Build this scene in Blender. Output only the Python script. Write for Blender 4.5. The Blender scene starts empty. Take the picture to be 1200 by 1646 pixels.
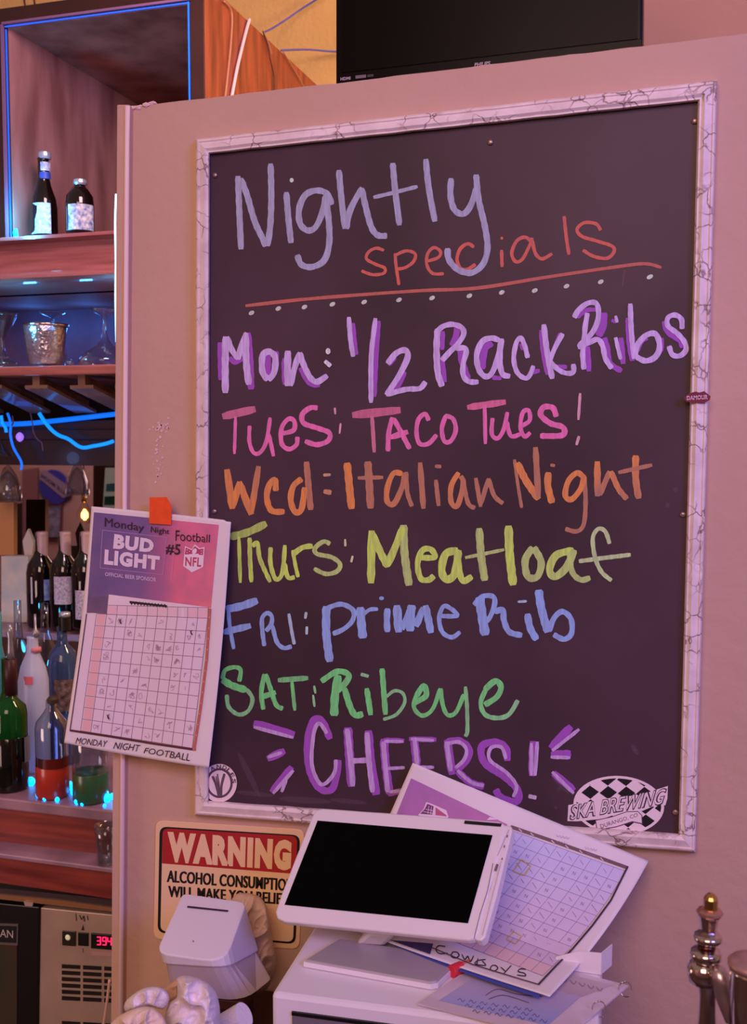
import bpy, bmesh, math, random
from mathutils import Vector, Matrix, noise

# ------------------------------------------------------------------ camera
FPX, W, H, CZ = 1700.0, 1200, 1646, 1.75
_y = Vector((516, 123, -FPX)).normalized()
_p = math.atan(123 / FPX)
_z = Vector((0, math.cos(_p), math.sin(_p)))
_x = _y.cross(_z)
ROT = Matrix((_x, _y, _z))          # camera axes -> world axes (x along the wall, y into it, z up)
CAM = Vector((0, 0, CZ))
cd = bpy.data.cameras.new('camera')
cam = bpy.data.objects.new('camera', cd)
bpy.context.scene.collection.objects.link(cam)
cd.sensor_fit = 'VERTICAL'; cd.sensor_height = 24; cd.lens = FPX / H * 24
cd.clip_start = 0.02
m4 = ROT.to_4x4(); m4.translation = CAM
cam.matrix_world = m4
SC = bpy.context.scene
SC.camera = cam
cd.dof.use_dof = True; cd.dof.focus_distance = 1.75; cd.dof.aperture_fstop = 6.3

# ------------------------------------------------------------------ light
wd = bpy.data.worlds.new('world'); SC.world = wd; wd.use_nodes = True
wd.node_tree.nodes['Background'].inputs[0].default_value = (0.90, 0.62, 0.52, 1)
wd.node_tree.nodes['Background'].inputs[1].default_value = 0.29

def area(name, loc, target, size, power, col, size_y=None):
    l = bpy.data.lights.new(name, 'AREA'); l.energy = power; l.color = col
    l.size = size
    if size_y: l.shape = 'RECTANGLE'; l.size_y = size_y
    o = bpy.data.objects.new(name, l); SC.collection.objects.link(o)
    o.location = loc
    o.rotation_euler = (Vector(target) - Vector(loc)).to_track_quat('-Z', 'Y').to_euler()
    return o
area('screen_glow_light', (1.95, -0.8, 2.85), (-0.4, 1.6, 1.9), 1.1, 68, (0.22, 0.21, 1.0), 0.7)
area('warm_room_light', (-0.15, -1.6, 3.1), (-0.3, 1.6, 1.8), 1.6, 60, (1.0, 0.64, 0.52))
area('warm_bar_light', (0.9, 2.6, 3.1), (-0.7, 3.3, 2.4), 0.5, 50, (1.0, 0.68, 0.38))
area('back_bar_fill', (-1.0, 1.9, 2.85), (-1.75, 2.9, 1.8), 0.4, 11, (1.0, 0.60, 0.66))  # added fill, out of view, brightening the cabinet interior and bottles
area('low_bar_light', (-2.2, 1.0, 0.95), (-1.5, 2.4, 0.7), 0.5, 5, (1.0, 0.66, 0.60))
area('rear_wall_fill', (-4.6, -0.4, 3.6), (-5.2, -2.6, 1.4), 1.2, 70, (1.0, 0.7, 0.62))  # added fill so the rear wall looks brighter in the mirror
SC.view_settings.view_transform = 'Standard'
SC.view_settings.look = 'None'
SC.view_settings.gamma = 1
SC.view_settings.use_curve_mapping = False
SC.view_settings.exposure = 0.0
SC.cycles.max_bounces = 14
SC.cycles.transparent_max_bounces = 12
SC.cycles.transmission_bounces = 14
SC.cycles.caustics_reflective = False
SC.cycles.caustics_refractive = False
SC.cycles.sample_clamp_indirect = 4.0

# ------------------------------------------------------------------ geometry of sight lines
def dirv(px, py): return ROT @ Vector(((px - 600) / FPX, (823 - py) / FPX, -1))
def P(px, py, Y):
    d = dirv(px, py); return CAM + d * (Y / d.y)
def PZ(px, py, z):
    d = dirv(px, py); return CAM + d * ((z - CZ) / d.z)
def PT(px, py, t): return CAM + dirv(px, py) * t
def PPL(px, py, o, n):
    d = dirv(px, py); return CAM + d * ((o - CAM).dot(n) / d.dot(n))
def mpp(px, py, Y):
    d = dirv(px, py); return Y / d.y / FPX      # metres per pixel there
def lin(c):
    return tuple((v / 12.92 if v <= 0.04045 else ((v + 0.055) / 1.055) ** 2.4) for v in (x / 255 for x in c))

# ------------------------------------------------------------------ materials
_m = {}
def mat(name, col, rough=0.5, metal=0.0, trans=0.0, emit=None, estr=0.0, bump=0.0, bscale=60, var=0.0, vscale=8,
        stretch=(1, 1, 1), coat=0.0, ior=1.45, col2=None, alpha=1.0, attr=False, spec=0.5):
    if name in _m: return _m[name]
    m = bpy.data.materials.new(name); m.use_nodes = True
    nt = m.node_tree; b = nt.nodes['Principled BSDF']; N = nt.nodes.new; L = nt.links.new
    c = tuple(lin(col)) + (1,)
    b.inputs['Base Color'].default_value = c
    b.inputs['Roughness'].default_value = rough
    b.inputs['Metallic'].default_value = metal
    b.inputs['Transmission Weight'].default_value = trans
    b.inputs['IOR'].default_value = ior
    b.inputs['Coat Weight'].default_value = coat
    b.inputs['Alpha'].default_value = alpha
    b.inputs['Specular IOR Level'].default_value = spec
    if emit:
        b.inputs['Emission Color'].default_value = tuple(lin(emit)) + (1,)
        b.inputs['Emission Strength'].default_value = estr
    tc = N('ShaderNodeTexCoord'); mp = N('ShaderNodeMapping'); mp.inputs['Scale'].default_value = stretch
    L(tc.outputs['Object'], mp.inputs[0])
    if attr:
        at = N('ShaderNodeAttribute'); at.attribute_name = 'Col'
        src = at.outputs['Color']
        if var > 0:
            n = N('ShaderNodeTexNoise'); n.inputs['Scale'].default_value = vscale; n.inputs['Detail'].default_value = 5
            L(mp.outputs[0], n.inputs[0])
            mr = N('ShaderNodeMapRange'); mr.inputs[1].default_value = 0.35; mr.inputs[2].default_value = 0.7
            mr.inputs[3].default_value = 0.0; mr.inputs[4].default_value = var
            L(n.outputs[0], mr.inputs[0])
            mx = N('ShaderNodeMix'); mx.data_type = 'RGBA'; L(mr.outputs[0], mx.inputs[0])
            L(src, mx.inputs[6]); mx.inputs[7].default_value = tuple(lin(col2 or col)) + (1,)
            src = mx.outputs[2]
        L(src, b.inputs['Base Color'])
    elif var > 0:
        n = N('ShaderNodeTexNoise'); n.inputs['Scale'].default_value = vscale; n.inputs['Detail'].default_value = 6
        L(mp.outputs[0], n.inputs[0])
        mr = N('ShaderNodeMapRange'); mr.inputs[1].default_value = 0.35; mr.inputs[2].default_value = 0.68
        L(n.outputs[0], mr.inputs[0])
        mx = N('ShaderNodeMix'); mx.data_type = 'RGBA'; L(mr.outputs[0], mx.inputs[0])
        mx.inputs[6].default_value = c
        if col2: mx.inputs[7].default_value = tuple(lin(col2)) + (1,)
        else: mx.inputs[7].default_value = tuple(v * (1 - var) for v in c[:3]) + (1,)
        L(mx.outputs[2], b.inputs['Base Color'])
    if bump > 0:
        n2 = N('ShaderNodeTexNoise'); n2.inputs['Scale'].default_value = bscale; n2.inputs['Detail'].default_value = 3
        L(mp.outputs[0], n2.inputs[0])
        bp = N('ShaderNodeBump'); bp.inputs['Strength'].default_value = bump; bp.inputs['Distance'].default_value = 0.004
        L(n2.outputs[0], bp.inputs['Height']); L(bp.outputs[0], b.inputs['Normal'])
    _m[name] = m
    return m

def thin_glass(name, tint=(235, 240, 245), gl=0.9):
    m = bpy.data.materials.new(name); m.use_nodes = True; nt = m.node_tree; N = nt.nodes.new; L = nt.links.new
    nt.nodes.remove(nt.nodes['Principled BSDF'])
    tr = N('ShaderNodeBsdfTransparent'); tr.inputs[0].default_value = tuple(lin(tint)) + (1,)
    g = N('ShaderNodeBsdfGlossy'); g.inputs['Roughness'].default_value = 0.05; g.inputs[0].default_value = (gl, gl, gl, 1)
    lw = N('ShaderNodeLayerWeight'); lw.inputs[0].default_value = 0.32
    mr = N('ShaderNodeMapRange'); mr.inputs[3].default_value = 0.04; mr.inputs[4].default_value = 0.75
    L(lw.outputs['Facing'], mr.inputs[0])
    mx = N('ShaderNodeMixShader'); L(mr.outputs[0], mx.inputs[0]); L(tr.outputs[0], mx.inputs[1]); L(g.outputs[0], mx.inputs[2])
    L(mx.outputs[0], nt.nodes['Material Output'].inputs[0]); _m[name] = m
    return m

def crackle_mat(name):
    m = mat(name, (246, 228, 220), 0.5, var=0.25, vscale=30, col2=(226, 204, 196))
    nt = m.node_tree; N = nt.nodes.new; L = nt.links.new; b = nt.nodes['Principled BSDF']
    tc = N('ShaderNodeTexCoord')
    nz = N('ShaderNodeTexNoise'); nz.inputs['Scale'].default_value = 40; nz.inputs['Detail'].default_value = 3
    L(tc.outputs['Object'], nz.inputs[0])
    ad = N('ShaderNodeMix'); ad.data_type = 'VECTOR'; ad.inputs[0].default_value = 0.025
    L(tc.outputs['Object'], ad.inputs[4]); L(nz.outputs[1], ad.inputs[5])
    vo = N('ShaderNodeTexVoronoi'); vo.feature = 'DISTANCE_TO_EDGE'; vo.inputs['Scale'].default_value = 38
    L(ad.outputs[1], vo.inputs[0])
    mr = N('ShaderNodeMapRange'); mr.inputs[1].default_value = 0.0; mr.inputs[2].default_value = 0.05
    mr.inputs[3].default_value = 1; mr.inputs[4].default_value = 0
    L(vo.outputs[0], mr.inputs[0])
    n3 = N('ShaderNodeTexNoise'); n3.inputs['Scale'].default_value = 14; n3.inputs['Detail'].default_value = 2
    L(tc.outputs['Object'], n3.inputs[0])
    mr2 = N('ShaderNodeMapRange'); mr2.inputs[1].default_value = 0.46; mr2.inputs[2].default_value = 0.56
    L(n3.outputs[0], mr2.inputs[0])
    mu = N('ShaderNodeMath'); mu.operation = 'MULTIPLY'; L(mr.outputs[0], mu.inputs[0]); L(mr2.outputs[0], mu.inputs[1])
    old = b.inputs['Base Color'].links[0].from_socket
    mx = N('ShaderNodeMix'); mx.data_type = 'RGBA'; L(mu.outputs[0], mx.inputs[0]); L(old, mx.inputs[6])
    mx.inputs[7].default_value = (0.30, 0.19, 0.16, 1)
    L(mx.outputs[2], b.inputs['Base Color'])
    bp = N('ShaderNodeBump'); bp.inputs['Strength'].default_value = 0.5; bp.inputs['Distance'].default_value = 0.002; bp.invert = True
    L(mu.outputs[0], bp.inputs['Height']); L(bp.outputs[0], b.inputs['Normal'])
    return m

WALL = mat('wall_paint', (207, 168, 144), 0.72, bump=0.4, bscale=42, var=0.06, vscale=3)
YEL = mat('yellow_plaster', (226, 186, 112), 0.8, bump=0.6, bscale=60, var=0.1, vscale=5)
FRAME = crackle_mat('crackled_white_paint')
BOARD = mat('blackboard', (66, 49, 54), 0.45, var=0.3, vscale=3, col2=(84, 62, 70), bump=0.05, bscale=30, spec=0.22)
CHALK = mat('chalk_marker', (80, 60, 70), 0.75, attr=True, var=0.42, vscale=230, stretch=(1, 1, 0.14), col2=(130, 105, 115), spec=0.2)
INK = mat('printed_ink', (200, 200, 200), 0.6, attr=True)
PRINT = mat('mottled_print', (130, 100, 150), 0.6, attr=True, var=0.4, vscale=35, col2=(150, 110, 140))
PAPER = mat('paper', (240, 228, 224), 0.7, var=0.04, vscale=10)
WHITE = mat('white_plastic', (236, 226, 226), 0.35)
GREYM = mat('brushed_grey_metal', (186, 176, 178), 0.38, metal=0.3)
DARKG = mat('dark_grey_panel', (120, 108, 116), 0.5)
BLACKG = mat('black_glass', (3, 3, 4), 0.2, spec=0.06)
BLACK = mat('black_plastic', (16, 15, 15), 0.4)
TVM = mat('television_black', (8, 6, 5), 0.3, spec=.12)
WOOD = mat('cherry_wood', (176, 108, 104), 0.34, var=0.5, vscale=7, stretch=(0.5, 3, 9), coat=0.4, col2=(136, 74, 74))
WOODO = mat('orange_cherry_panel', (156, 76, 52), 0.45, var=0.5, vscale=6, stretch=(6, 6, 0.7), coat=0.15, col2=(104, 40, 30))
WOODI = mat('cabinet_interior_wood', (186, 140, 132), 0.45, var=0.5, vscale=3, stretch=(3, 3, 0.8), col2=(130, 88, 82))
WOODD = mat('dark_walnut_edge', (52, 26, 24), 0.35, coat=0.3, var=0.3)
WOODR = mat('red_mahogany', (146, 62, 54), 0.4, var=0.5, vscale=6, stretch=(0.6, 3, 7), coat=0.25, col2=(96, 30, 28))
LEDGE = mat('worn_ledge', (160, 126, 150), 0.35, var=0.4, vscale=9)
MIRROR = mat('mirror_glass', (205, 195, 200), 0.015, metal=1.0)
GLASS = thin_glass('stemware_glass')
CHROME = mat('chrome', (210, 196, 190), 0.12, metal=1.0)
BRASS = mat('brass', (214, 168, 110), 0.22, metal=1.0)
STEEL = mat('stainless_steel', (196, 172, 156), 0.42, metal=0.35, var=0.2, vscale=10)
LEDC = mat('cyan_led', (30, 180, 255), 0.4, emit=(0, 150, 255), estr=5.5)
LEDB = mat('blue_led', (30, 100, 255), 0.4, emit=(0, 110, 240), estr=1.0)
LEDW = mat('white_blue_led', (200, 235, 255), 0.4, emit=(150, 225, 255), estr=3)

# ------------------------------------------------------------------ objects
def link(o, parent=None):
    SC.collection.objects.link(o)
    if parent is not None: o.parent = parent
    return o
def mesh(name, verts, faces, m, parent=None, smooth=False, cols=None, bevel=0.0, segs=2, solid=0.0, auto=None, subsurf=0):
    me = bpy.data.meshes.new(name)
    me.from_pydata([tuple(v) for v in verts], [], faces)
    me.materials.append(m)
    if cols is not None:
        ca = me.color_attributes.new('Col', 'FLOAT_COLOR', 'POINT')
        for i, c in enumerate(cols): ca.data[i].color = (c[0], c[1], c[2], 1)
    bm = bmesh.new(); bm.from_mesh(me)
    if cols is None: bmesh.ops.recalc_face_normals(bm, faces=bm.faces)
    bm.to_mesh(me); bm.free()
    if smooth:
        for p in me.polygons: p.use_smooth = True
    o = bpy.data.objects.new(name, me)
    link(o, parent)
    if solid:
        s = o.modifiers.new('solid', 'SOLIDIFY'); s.thickness = solid; s.offset = 0
    if bevel:
        b = o.modifiers.new('bevel', 'BEVEL'); b.width = bevel; b.segments = segs; b.limit_method = 'ANGLE'; b.angle_limit = 0.6
    if subsurf:
        s = o.modifiers.new('sub', 'SUBSURF'); s.levels = s.render_levels = subsurf
    return o
def tag(o, label, cat, group=None, kind=None):
    o['label'] = label; o['category'] = cat
    if group: o['group'] = group
    if kind: o['kind'] = kind
    return o
def thing(name, loc, label, cat, group=None):
    o = bpy.data.objects.new(name, None); o.empty_display_size = 0.05
    link(o); o.location = loc
    bpy.context.view_layer.update()
    return tag(o, label, cat, group)
def adopt(o, parent):
    """parent keeping the world position (parent is an unrotated Empty)"""
    o.parent = parent; o.matrix_parent_inverse = Matrix.Translation(-Vector(parent.location))
    return o
def part(name, v, f, m, root, label=None, **k):
    o = mesh(name, v, f, m, None, **k)
    if root is not None:
        if root.type == 'EMPTY' or True:
            t = root
            base = Vector((0, 0, 0))
            while t is not None: base += Vector(t.location); t = t.parent
            o.parent = root
            off = Vector((0, 0, 0)); t = root
            while t is not None:
                if t.type == 'EMPTY': off += Vector(t.location)
                t = t.parent
            if root.type == 'EMPTY': o.matrix_parent_inverse = Matrix.Translation(-off)
    if label: o['label'] = label
    return o
def structure(o):
    o['kind'] = 'structure'; return o

def prism(poly, depthv):
    """closed prism: polygon of points and the same polygon shifted by depthv"""
    n = len(poly); v = [Vector(p) for p in poly] + [Vector(p) + depthv for p in poly]
    f = [tuple(range(n)), tuple(range(2 * n - 1, n - 1, -1))]
    f += [(i, (i + 1) % n, n + (i + 1) % n, n + i) for i in range(n)]
    return v, f
def pp(px, Y, d):                 # polygon in the picture's frame -> slab on the plane Y, d thick (away)
    return prism([P(a, b, Y) for a, b in px], Vector((0, d, 0)))
def boxv(a, b):
    x0, y0, z0 = a; x1, y1, z1 = b
    v = [(x, y, z) for x in (x0, x1) for y in (y0, y1) for z in (z0, z1)]
    return v, [(0, 1, 3, 2), (4, 6, 7, 5), (0, 4, 5, 1), (2, 3, 7, 6), (0, 2, 6, 4), (1, 5, 7, 3)]
def join(*vf):
    V, F = [], []
    for v, f in vf:
        n = len(V); V += list(v); F += [tuple(i + n for i in q) for q in f]
    return V, F
def lathe(c, prof, n=32, cap=True):
    V, F = [], []
    for r, z in prof:
        for k in range(n):
            a = 2 * math.pi * k / n
            V.append((c[0] + r * math.cos(a), c[1] + r * math.sin(a), z))
    for j in range(len(prof) - 1):
        for k in range(n):
            F.append((j * n + k, j * n + (k + 1) % n, (j + 1) * n + (k + 1) % n, (j + 1) * n + k))
    if cap:
        F.append(tuple(range(n - 1, -1, -1))); F.append(tuple((len(prof) - 1) * n + k for k in range(n)))
    return V, F
def lpx(cx, Y, prof, n=32, cap=True, s=1.0):
    """lathe from (half-width px, y px) read on the picture, at depth Y"""
    c = P(cx, prof[0][1], Y); pr = []
    for hw, y in prof: pr.append((hw * s * mpp(cx, y, Y), P(cx, y, Y).z))
    return lathe((c.x, Y), pr, n, cap)
def catmull(pts, k=8):
    pts = [Vector(p) for p in pts]
    if len(pts) < 3: return [pts[0].lerp(pts[1], i / 6) for i in range(7)]
    out = []
    for i in range(len(pts) - 1):
        p0 = pts[max(i - 1, 0)]; p1 = pts[i]; p2 = pts[i + 1]; p3 = pts[min(i + 2, len(pts) - 1)]
        for j in range(k):
            t = j / k
            out.append(0.5 * ((2 * p1) + (-p0 + p2) * t + (2 * p0 - 5 * p1 + 4 * p2 - p3) * t * t + (-p0 + 3 * p1 - 3 * p2 + p3) * t ** 3))
    out.append(pts[-1]); return out
def tube(pts, r, n=8, smooth_path=True, k=6):
    pts = catmull(pts, k) if smooth_path else [Vector(p) for p in pts]
    V, F = [], []
    for i, p in enumerate(pts):
        t = (pts[min(i + 1, len(pts) - 1)] - pts[max(i - 1, 0)]).normalized()
        a = t.orthogonal().normalized() if i == 0 else (a0 - t * a0.dot(t)).normalized()
        a0 = a; b = t.cross(a)
        rr = r[min(i * len(r) // len(pts), len(r) - 1)] if isinstance(r, list) else r
        for q in range(n):
            an = 2 * math.pi * q / n
            V.append(p + (a * math.cos(an) + b * math.sin(an)) * rr)
    for i in range(len(pts) - 1):
        for q in range(n):
            F.append((i * n + q, i * n + (q + 1) % n, (i + 1) * n + (q + 1) % n, (i + 1) * n + q))
    F.append(tuple(range(n - 1, -1, -1))); F.append(tuple((len(pts) - 1) * n + q for q in range(n)))
    return V, F

def dens(pts, step=7.0):
    out = [Vector((pts[0][0], pts[0][1]))]
    for a, b in zip(pts[:-1], pts[1:]):
        a = Vector((a[0], a[1])); b = Vector((b[0], b[1])); n = max(1, int((b - a).length / step))
        out += [a.lerp(b, i / n) for i in range(1, n + 1)]
    return out
# flat marks (chalk, ink) on a surface S(px, py, lift)
class Marks:
    def __init__(s, S): s.S = S; s.V = []; s.F = []; s.C = []; s.e = 0.0004; s.k = 0; s.dk = 0.000022
    def lift(s):
        s.k += 1; return s.e + s.k * s.dk
    def poly(s, pts, col, e=None):
        e = s.lift() if e is None else e; n = len(s.V); c = lin(col)
        for p in pts: s.V.append(s.S(p[0], p[1], e)); s.C.append(c)
        s.F.append(tuple(range(n, n + len(pts))))
    def disc(s, x, y, rx, ry, col, rot=0.0, n=14):
        cr, sr = math.cos(rot), math.sin(rot)
        s.poly([(x + rx * math.cos(a) * cr - ry * math.sin(a) * sr, y + rx * math.cos(a) * sr + ry * math.sin(a) * cr)
                for a in (2 * math.pi * i / n for i in range(n))], col)
    def stroke(s, pts, w, col, raw=False, col2=None, round_end=True):
        e = s.lift()
        pl = dens(pts) if raw else [Vector((q[0], q[1])) for q in catmull([(p[0], p[1], 0) for p in pts], 7)]
        n = len(pl); c1 = lin(col); c2 = lin(col2) if col2 else c1
        i0 = len(s.V)
        for i, p in enumerate(pl):
            t = pl[min(i + 1, n - 1)] - pl[max(i - 1, 0)]
            if t.length < 1e-6: t = Vector((1, 0))
            t.normalize(); nn = Vector((-t.y, t.x))
            f = i / (n - 1)
            ww = (w[0] * (1 - f) + w[1] * f if isinstance(w, tuple) else w) * 0.5
            if not raw and round_end:
                if i == 0 or i == n - 1: ww *= 0.72
                ww *= 1 + 0.07 * math.sin(p.x * 0.43 + p.y * 0.31)
            ext = 0
            if round_end and i == 0: p = p - t * ww * 0.35
            if round_end and i == n - 1: p = p + t * ww * 0.35
            cc = tuple(a * (1 - f) + b * f for a, b in zip(c1, c2)); ei = e + i * 1.6e-6
            for sd in (-1, 1):
                q = p + nn * ww * sd
                s.V.append(s.S(q.x, q.y, ei)); s.C.append(cc)
        for i in range(n - 1):
            a = i0 + 2 * i; s.F.append((a, a + 1, a + 3, a + 2))
    def quadgrid(s, q, cols, nu=10, nv=10, e=None):
        """bilinear quad TL TR BR BL with corner colours"""
        e = s.lift() if e is None else e; i0 = len(s.V); cl = [lin(c) for c in cols]
        for j in range(nv + 1):
            for i in range(nu + 1):
                u, v = i / nu, j / nv
                w = ((1 - u) * (1 - v), u * (1 - v), u * v, (1 - u) * v)
                s.V.append(s.S(sum(a * b[0] for a, b in zip(w, q)), sum(a * b[1] for a, b in zip(w, q)), e))
                s.C.append(tuple(sum(a * c[k] for a, c in zip(w, cl)) for k in range(3)))
        for j in range(nv):
            for i in range(nu):
                a = i0 + j * (nu + 1) + i; s.F.append((a, a + 1, a + nu + 2, a + nu + 1))
    def text(s, txt, q, col, bold=0.0, shear=0.0, jitter=0.0, fat=0.0):
        if fat:
            for d in (-fat, fat): s.text(txt, [(a + d, b) for a, b in q], col, bold, shear, jitter)
        """built-in lettering stretched into the quad TL TR BR BL"""
        V2, F2 = text_mesh(txt, bold, shear)
        e = s.lift(); i0 = len(s.V); c = lin(col)
        for x, y in V2:
            u, v = x, 1 - y
            w = ((1 - u) * (1 - v), u * (1 - v), u * v, (1 - u) * v)
            px = sum(a * b[0] for a, b in zip(w, q)); py = sum(a * b[1] for a, b in zip(w, q))
            if jitter: py += jitter * math.sin(u * 31) ; px += jitter * 0.5 * math.sin(u * 17 + v)
            s.V.append(s.S(px, py, e)); s.C.append(c)
        for f in F2: s.F.append(tuple(i0 + k for k in f))
    def build(s, name, m, root, label=None):
        if m is CHALK: s.C = [(min(1, c[0] * 1.12), min(1, c[1] * 1.6), min(1, c[2] * 1.15)) for c in s.C]
        return part(name, s.V, s.F, m, root, label, cols=s.C)
_tc = {}
def text_mesh(txt, bold, shear):
    k = (txt, bold, shear)
    if k in _tc: return _tc[k]
    cu = bpy.data.curves.new('t', 'FONT'); cu.body = txt; cu.size = 1; cu.offset = bold; cu.shear = shear
    cu.resolution_u = 3; cu.dimensions = '2D'; cu.fill_mode = 'BOTH'; cu.space_character = 1.0 + bold * 2.2
    o = bpy.data.objects.new('t', cu); SC.collection.objects.link(o)
    dg = bpy.context.evaluated_depsgraph_get(); dg.update()
    me = bpy.data.meshes.new_from_object(o.evaluated_get(dg))
    V = [(v.co.x, v.co.y) for v in me.vertices]; F = [tuple(p.vertices) for p in me.polygons]
    bpy.data.objects.remove(o); bpy.data.curves.remove(cu); bpy.data.meshes.remove(me)
    x0 = min(v[0] for v in V); x1 = max(v[0] for v in V); y0 = min(v[1] for v in V); y1 = max(v[1] for v in V)
    V = [((x - x0) / (x1 - x0), (y - y0) / (y1 - y0)) for x, y in V]
    _tc[k] = (V, F); return _tc[k]

def cr(ox, oy, s):                 # zoom-crop coordinates -> photograph coordinates
    def g(pts): return [(ox + a / s, oy + b / s) for a, b in pts]
    g.s = s
    return g

D = 1.60            # the partition's face
YB = 2.50           # front of the back bar's upper cabinet
YM = 3.12           # the bar mirror
YW = 3.62           # yellow wall

# ================================================================== SETTING
structure(mesh('floor', *boxv((-8, -2.7, -0.05), (3.2, YW + 0.1, 0)), mat('floor_tile', (84, 62, 54), 0.5, var=0.3)))
# partition: leaning free end on the left, slightly ragged top
top = []
random.seed(4)
TOPK = [(209, 171), (246, 168), (400, 149.5), (539, 134), (780, 104.5), (1032, 74), (1200, 54), (1420, 28), (2200, -64)]
for i in range(len(TOPK) - 1):
    a, b = TOPK[i], TOPK[i + 1]; n = max(2, int((b[0] - a[0]) / 22))
    for j in range(n):
        f = j / n; top.append((a[0] + (b[0] - a[0]) * f, a[1] + (b[1] - a[1]) * f + random.uniform(-0.7, 0.7)))
top.append(TOPK[-1])
bz = P(200, 1640, D); n0 = P(197, 1640, D)
foot = [P(1420, 28, D), ]
pts = [P(a, b, D) for a, b in top]
dx = (P(196, 1640, D).x - pts[0].x) / (P(196, 1640, D).z - pts[0].z)
botx = pts[0].x + dx * (0 - pts[0].z)
poly = pts + [Vector((pts[-1].x, D, 0)), Vector((botx, D, 0))]
structure(mesh('wall_front', *prism(poly, Vector((0, 0.12, 0))), WALL))
# end trim board with a bead
e0, e1 = P(187.5, 168, D - 0.012), P(208, 168, D - 0.012)
g0 = P(178, 1640, D - 0.012)
dx = (g0.x - e0.x) / (g0.z - e0.z); bx = e0.x + dx * (-e0.z)
w_ = e1.x - e0.x
structure(mesh('trim_1', *prism([e0, e1, Vector((bx + w_, D - 0.012, 0)), Vector((bx, D - 0.012, 0))], Vector((0, 0.012 + 0.125, 0))), WALL, bevel=0.002))
structure(mesh('trim_2', *tube([Vector((e1.x - 0.003, D - 0.013, e1.z - 0.003)), Vector((bx + w_ - 0.003, D - 0.013, 0.0))], 0.0042, 10, False), mat('bead_highlight', (236, 206, 206), 0.35), smooth=True))  # bead coloured paler than the trim to carry its lilac highlight
# torn plaster at the trim's top
bm = bmesh.new()
random.seed(9)
for i in range(30):
    x = 212 + i * 1.25 + random.uniform(-1, 1); y = 174.5 - (i / 30) * 9 + random.uniform(-2.0, 2.5); c = P(x, y, D + random.uniform(-.002, .004)); q = random.uniform(0.0025, 0.006)
    r_ = bmesh.ops.create_icosphere(bm, subdivisions=1, radius=1)
    for v in r_['verts']: v.co = c + Vector((v.co.x * q * random.uniform(.8, 1.5), v.co.y * q * .7, v.co.z * q * random.uniform(.4, .9)))
me = bpy.data.meshes.new('torn_plaster'); bm.to_mesh(me); bm.free(); me.materials.append(mat('plaster_white', (228, 196, 190), 0.8))
tag(link(bpy.data.objects.new('torn_plaster', me)), 'torn white plaster crumbs on the wall top beside the corner trim', 'plaster', kind='stuff')
V, F = [], []
random.seed(12)
for i in range(58):
    if i < 34: x = random.gauss(257, 7.5); y = random.gauss(685, 9.5)
    else: x = random.gauss(254, 4.5); y = random.gauss(735, 19)
    c = P(x, y, D - 0.0012); s = random.uniform(0.0008, 0.0028)
    q = prism([c + Vector((s * math.cos(a) * random.uniform(.6, 1.2), 0, s * math.sin(a) * random.uniform(0.6, 1.3))) for a in (0, 1.0, 2.1, 3.1, 4.2, 5.2)], Vector((0, 0.0015, 0)))
    V, F = join((V, F), q)
tag(mesh('peeled_paint_flecks', V, F, mat('plaster_white', (228, 196, 190), 0.8)), 'scattered pale peeled flecks on the wall above the orange tape', 'paint flecks', kind='stuff')

# yellow wall behind, tan wall at the right, room
structure(mesh('wall_back', *boxv((-6, YW, 0), (3.2, YW + 0.1, 4.2)), YEL))
structure(mesh('wall_right', *boxv((P(1000, 60, 2.3).x, 2.3, 0), (3.2, 2.4, 4.2)), mat('tan_paint', (214, 162, 128), 0.75, bump=.3, bscale=50)))
structure(mesh('wall_rear', *boxv((-8, -2.7, 0), (3.2, -2.6, 4.2)), mat('rear_wall_paint', (188, 150, 146), 0.8)))
structure(mesh('wall_left', *boxv((-8, -2.7, 0), (-7.9, YW, 4.2)), mat('rear_wall_paint', (188, 150, 146), 0.8)))

# ================================================================== CHALKBOARD
O = [(315, 224), (1152, 129), (1117, 1370), (313, 1310)]
I = [(337, 247.5), (1121, 163), (1090, 1340), (335, 1287)]
YC = D - 0.012
root = thing('chalkboard', P(715, 1340, D), 'large black specials board in a crackled white wood frame hung on the tan partition', 'chalkboard')
part('board_panel', *pp([(I[0][0] - 4, I[0][1] - 4), (I[1][0] + 6, I[1][1] - 4), (I[2][0] + 6, I[2][1] + 4), (I[3][0] - 4, I[3][1] + 4)], YC, 0.011), BOARD, root)
PR = [(0.0, 0.0), (0.0, 0.019), (0.07, 0.0235), (0.16, 0.0245), (0.24, 0.0225), (0.62, 0.027), (0.80, 0.0235), (0.90, 0.0235), (0.99, 0.0175), (1.0, 0.0125), (1.0, 0.001)]
for k in range(4):
    V, F = [], []
    a, b = k, (k + 1) % 4
    NS = 24
    for j in range(NS + 1):
        f = j / NS
        for (u, h) in PR:
            o_ = Vector(O[a]).lerp(Vector(O[b]), f); i_ = Vector(I[a]).lerp(Vector(I[b]), f)
            q = o_.lerp(i_, u); wv = 0.0 if j in (0, NS) else 0.35 * math.sin(j * 2.3 + k)
            V.append(P(q.x, q.y + wv, D - h))
    n = len(PR)
    for j in range(NS):
        for i in range(n):
            F.append((j * n + i, j * n + (i + 1) % n, (j + 1) * n + (i + 1) % n, (j + 1) * n + i))
    F.append(tuple(range(n - 1, -1, -1))); F.append(tuple(NS * n + i for i in range(n)))
    part('frame_rail', V, F, FRAME, root)
NAIL = mat('nail_head', (170, 140, 130), 0.35, metal=0.7)
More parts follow.
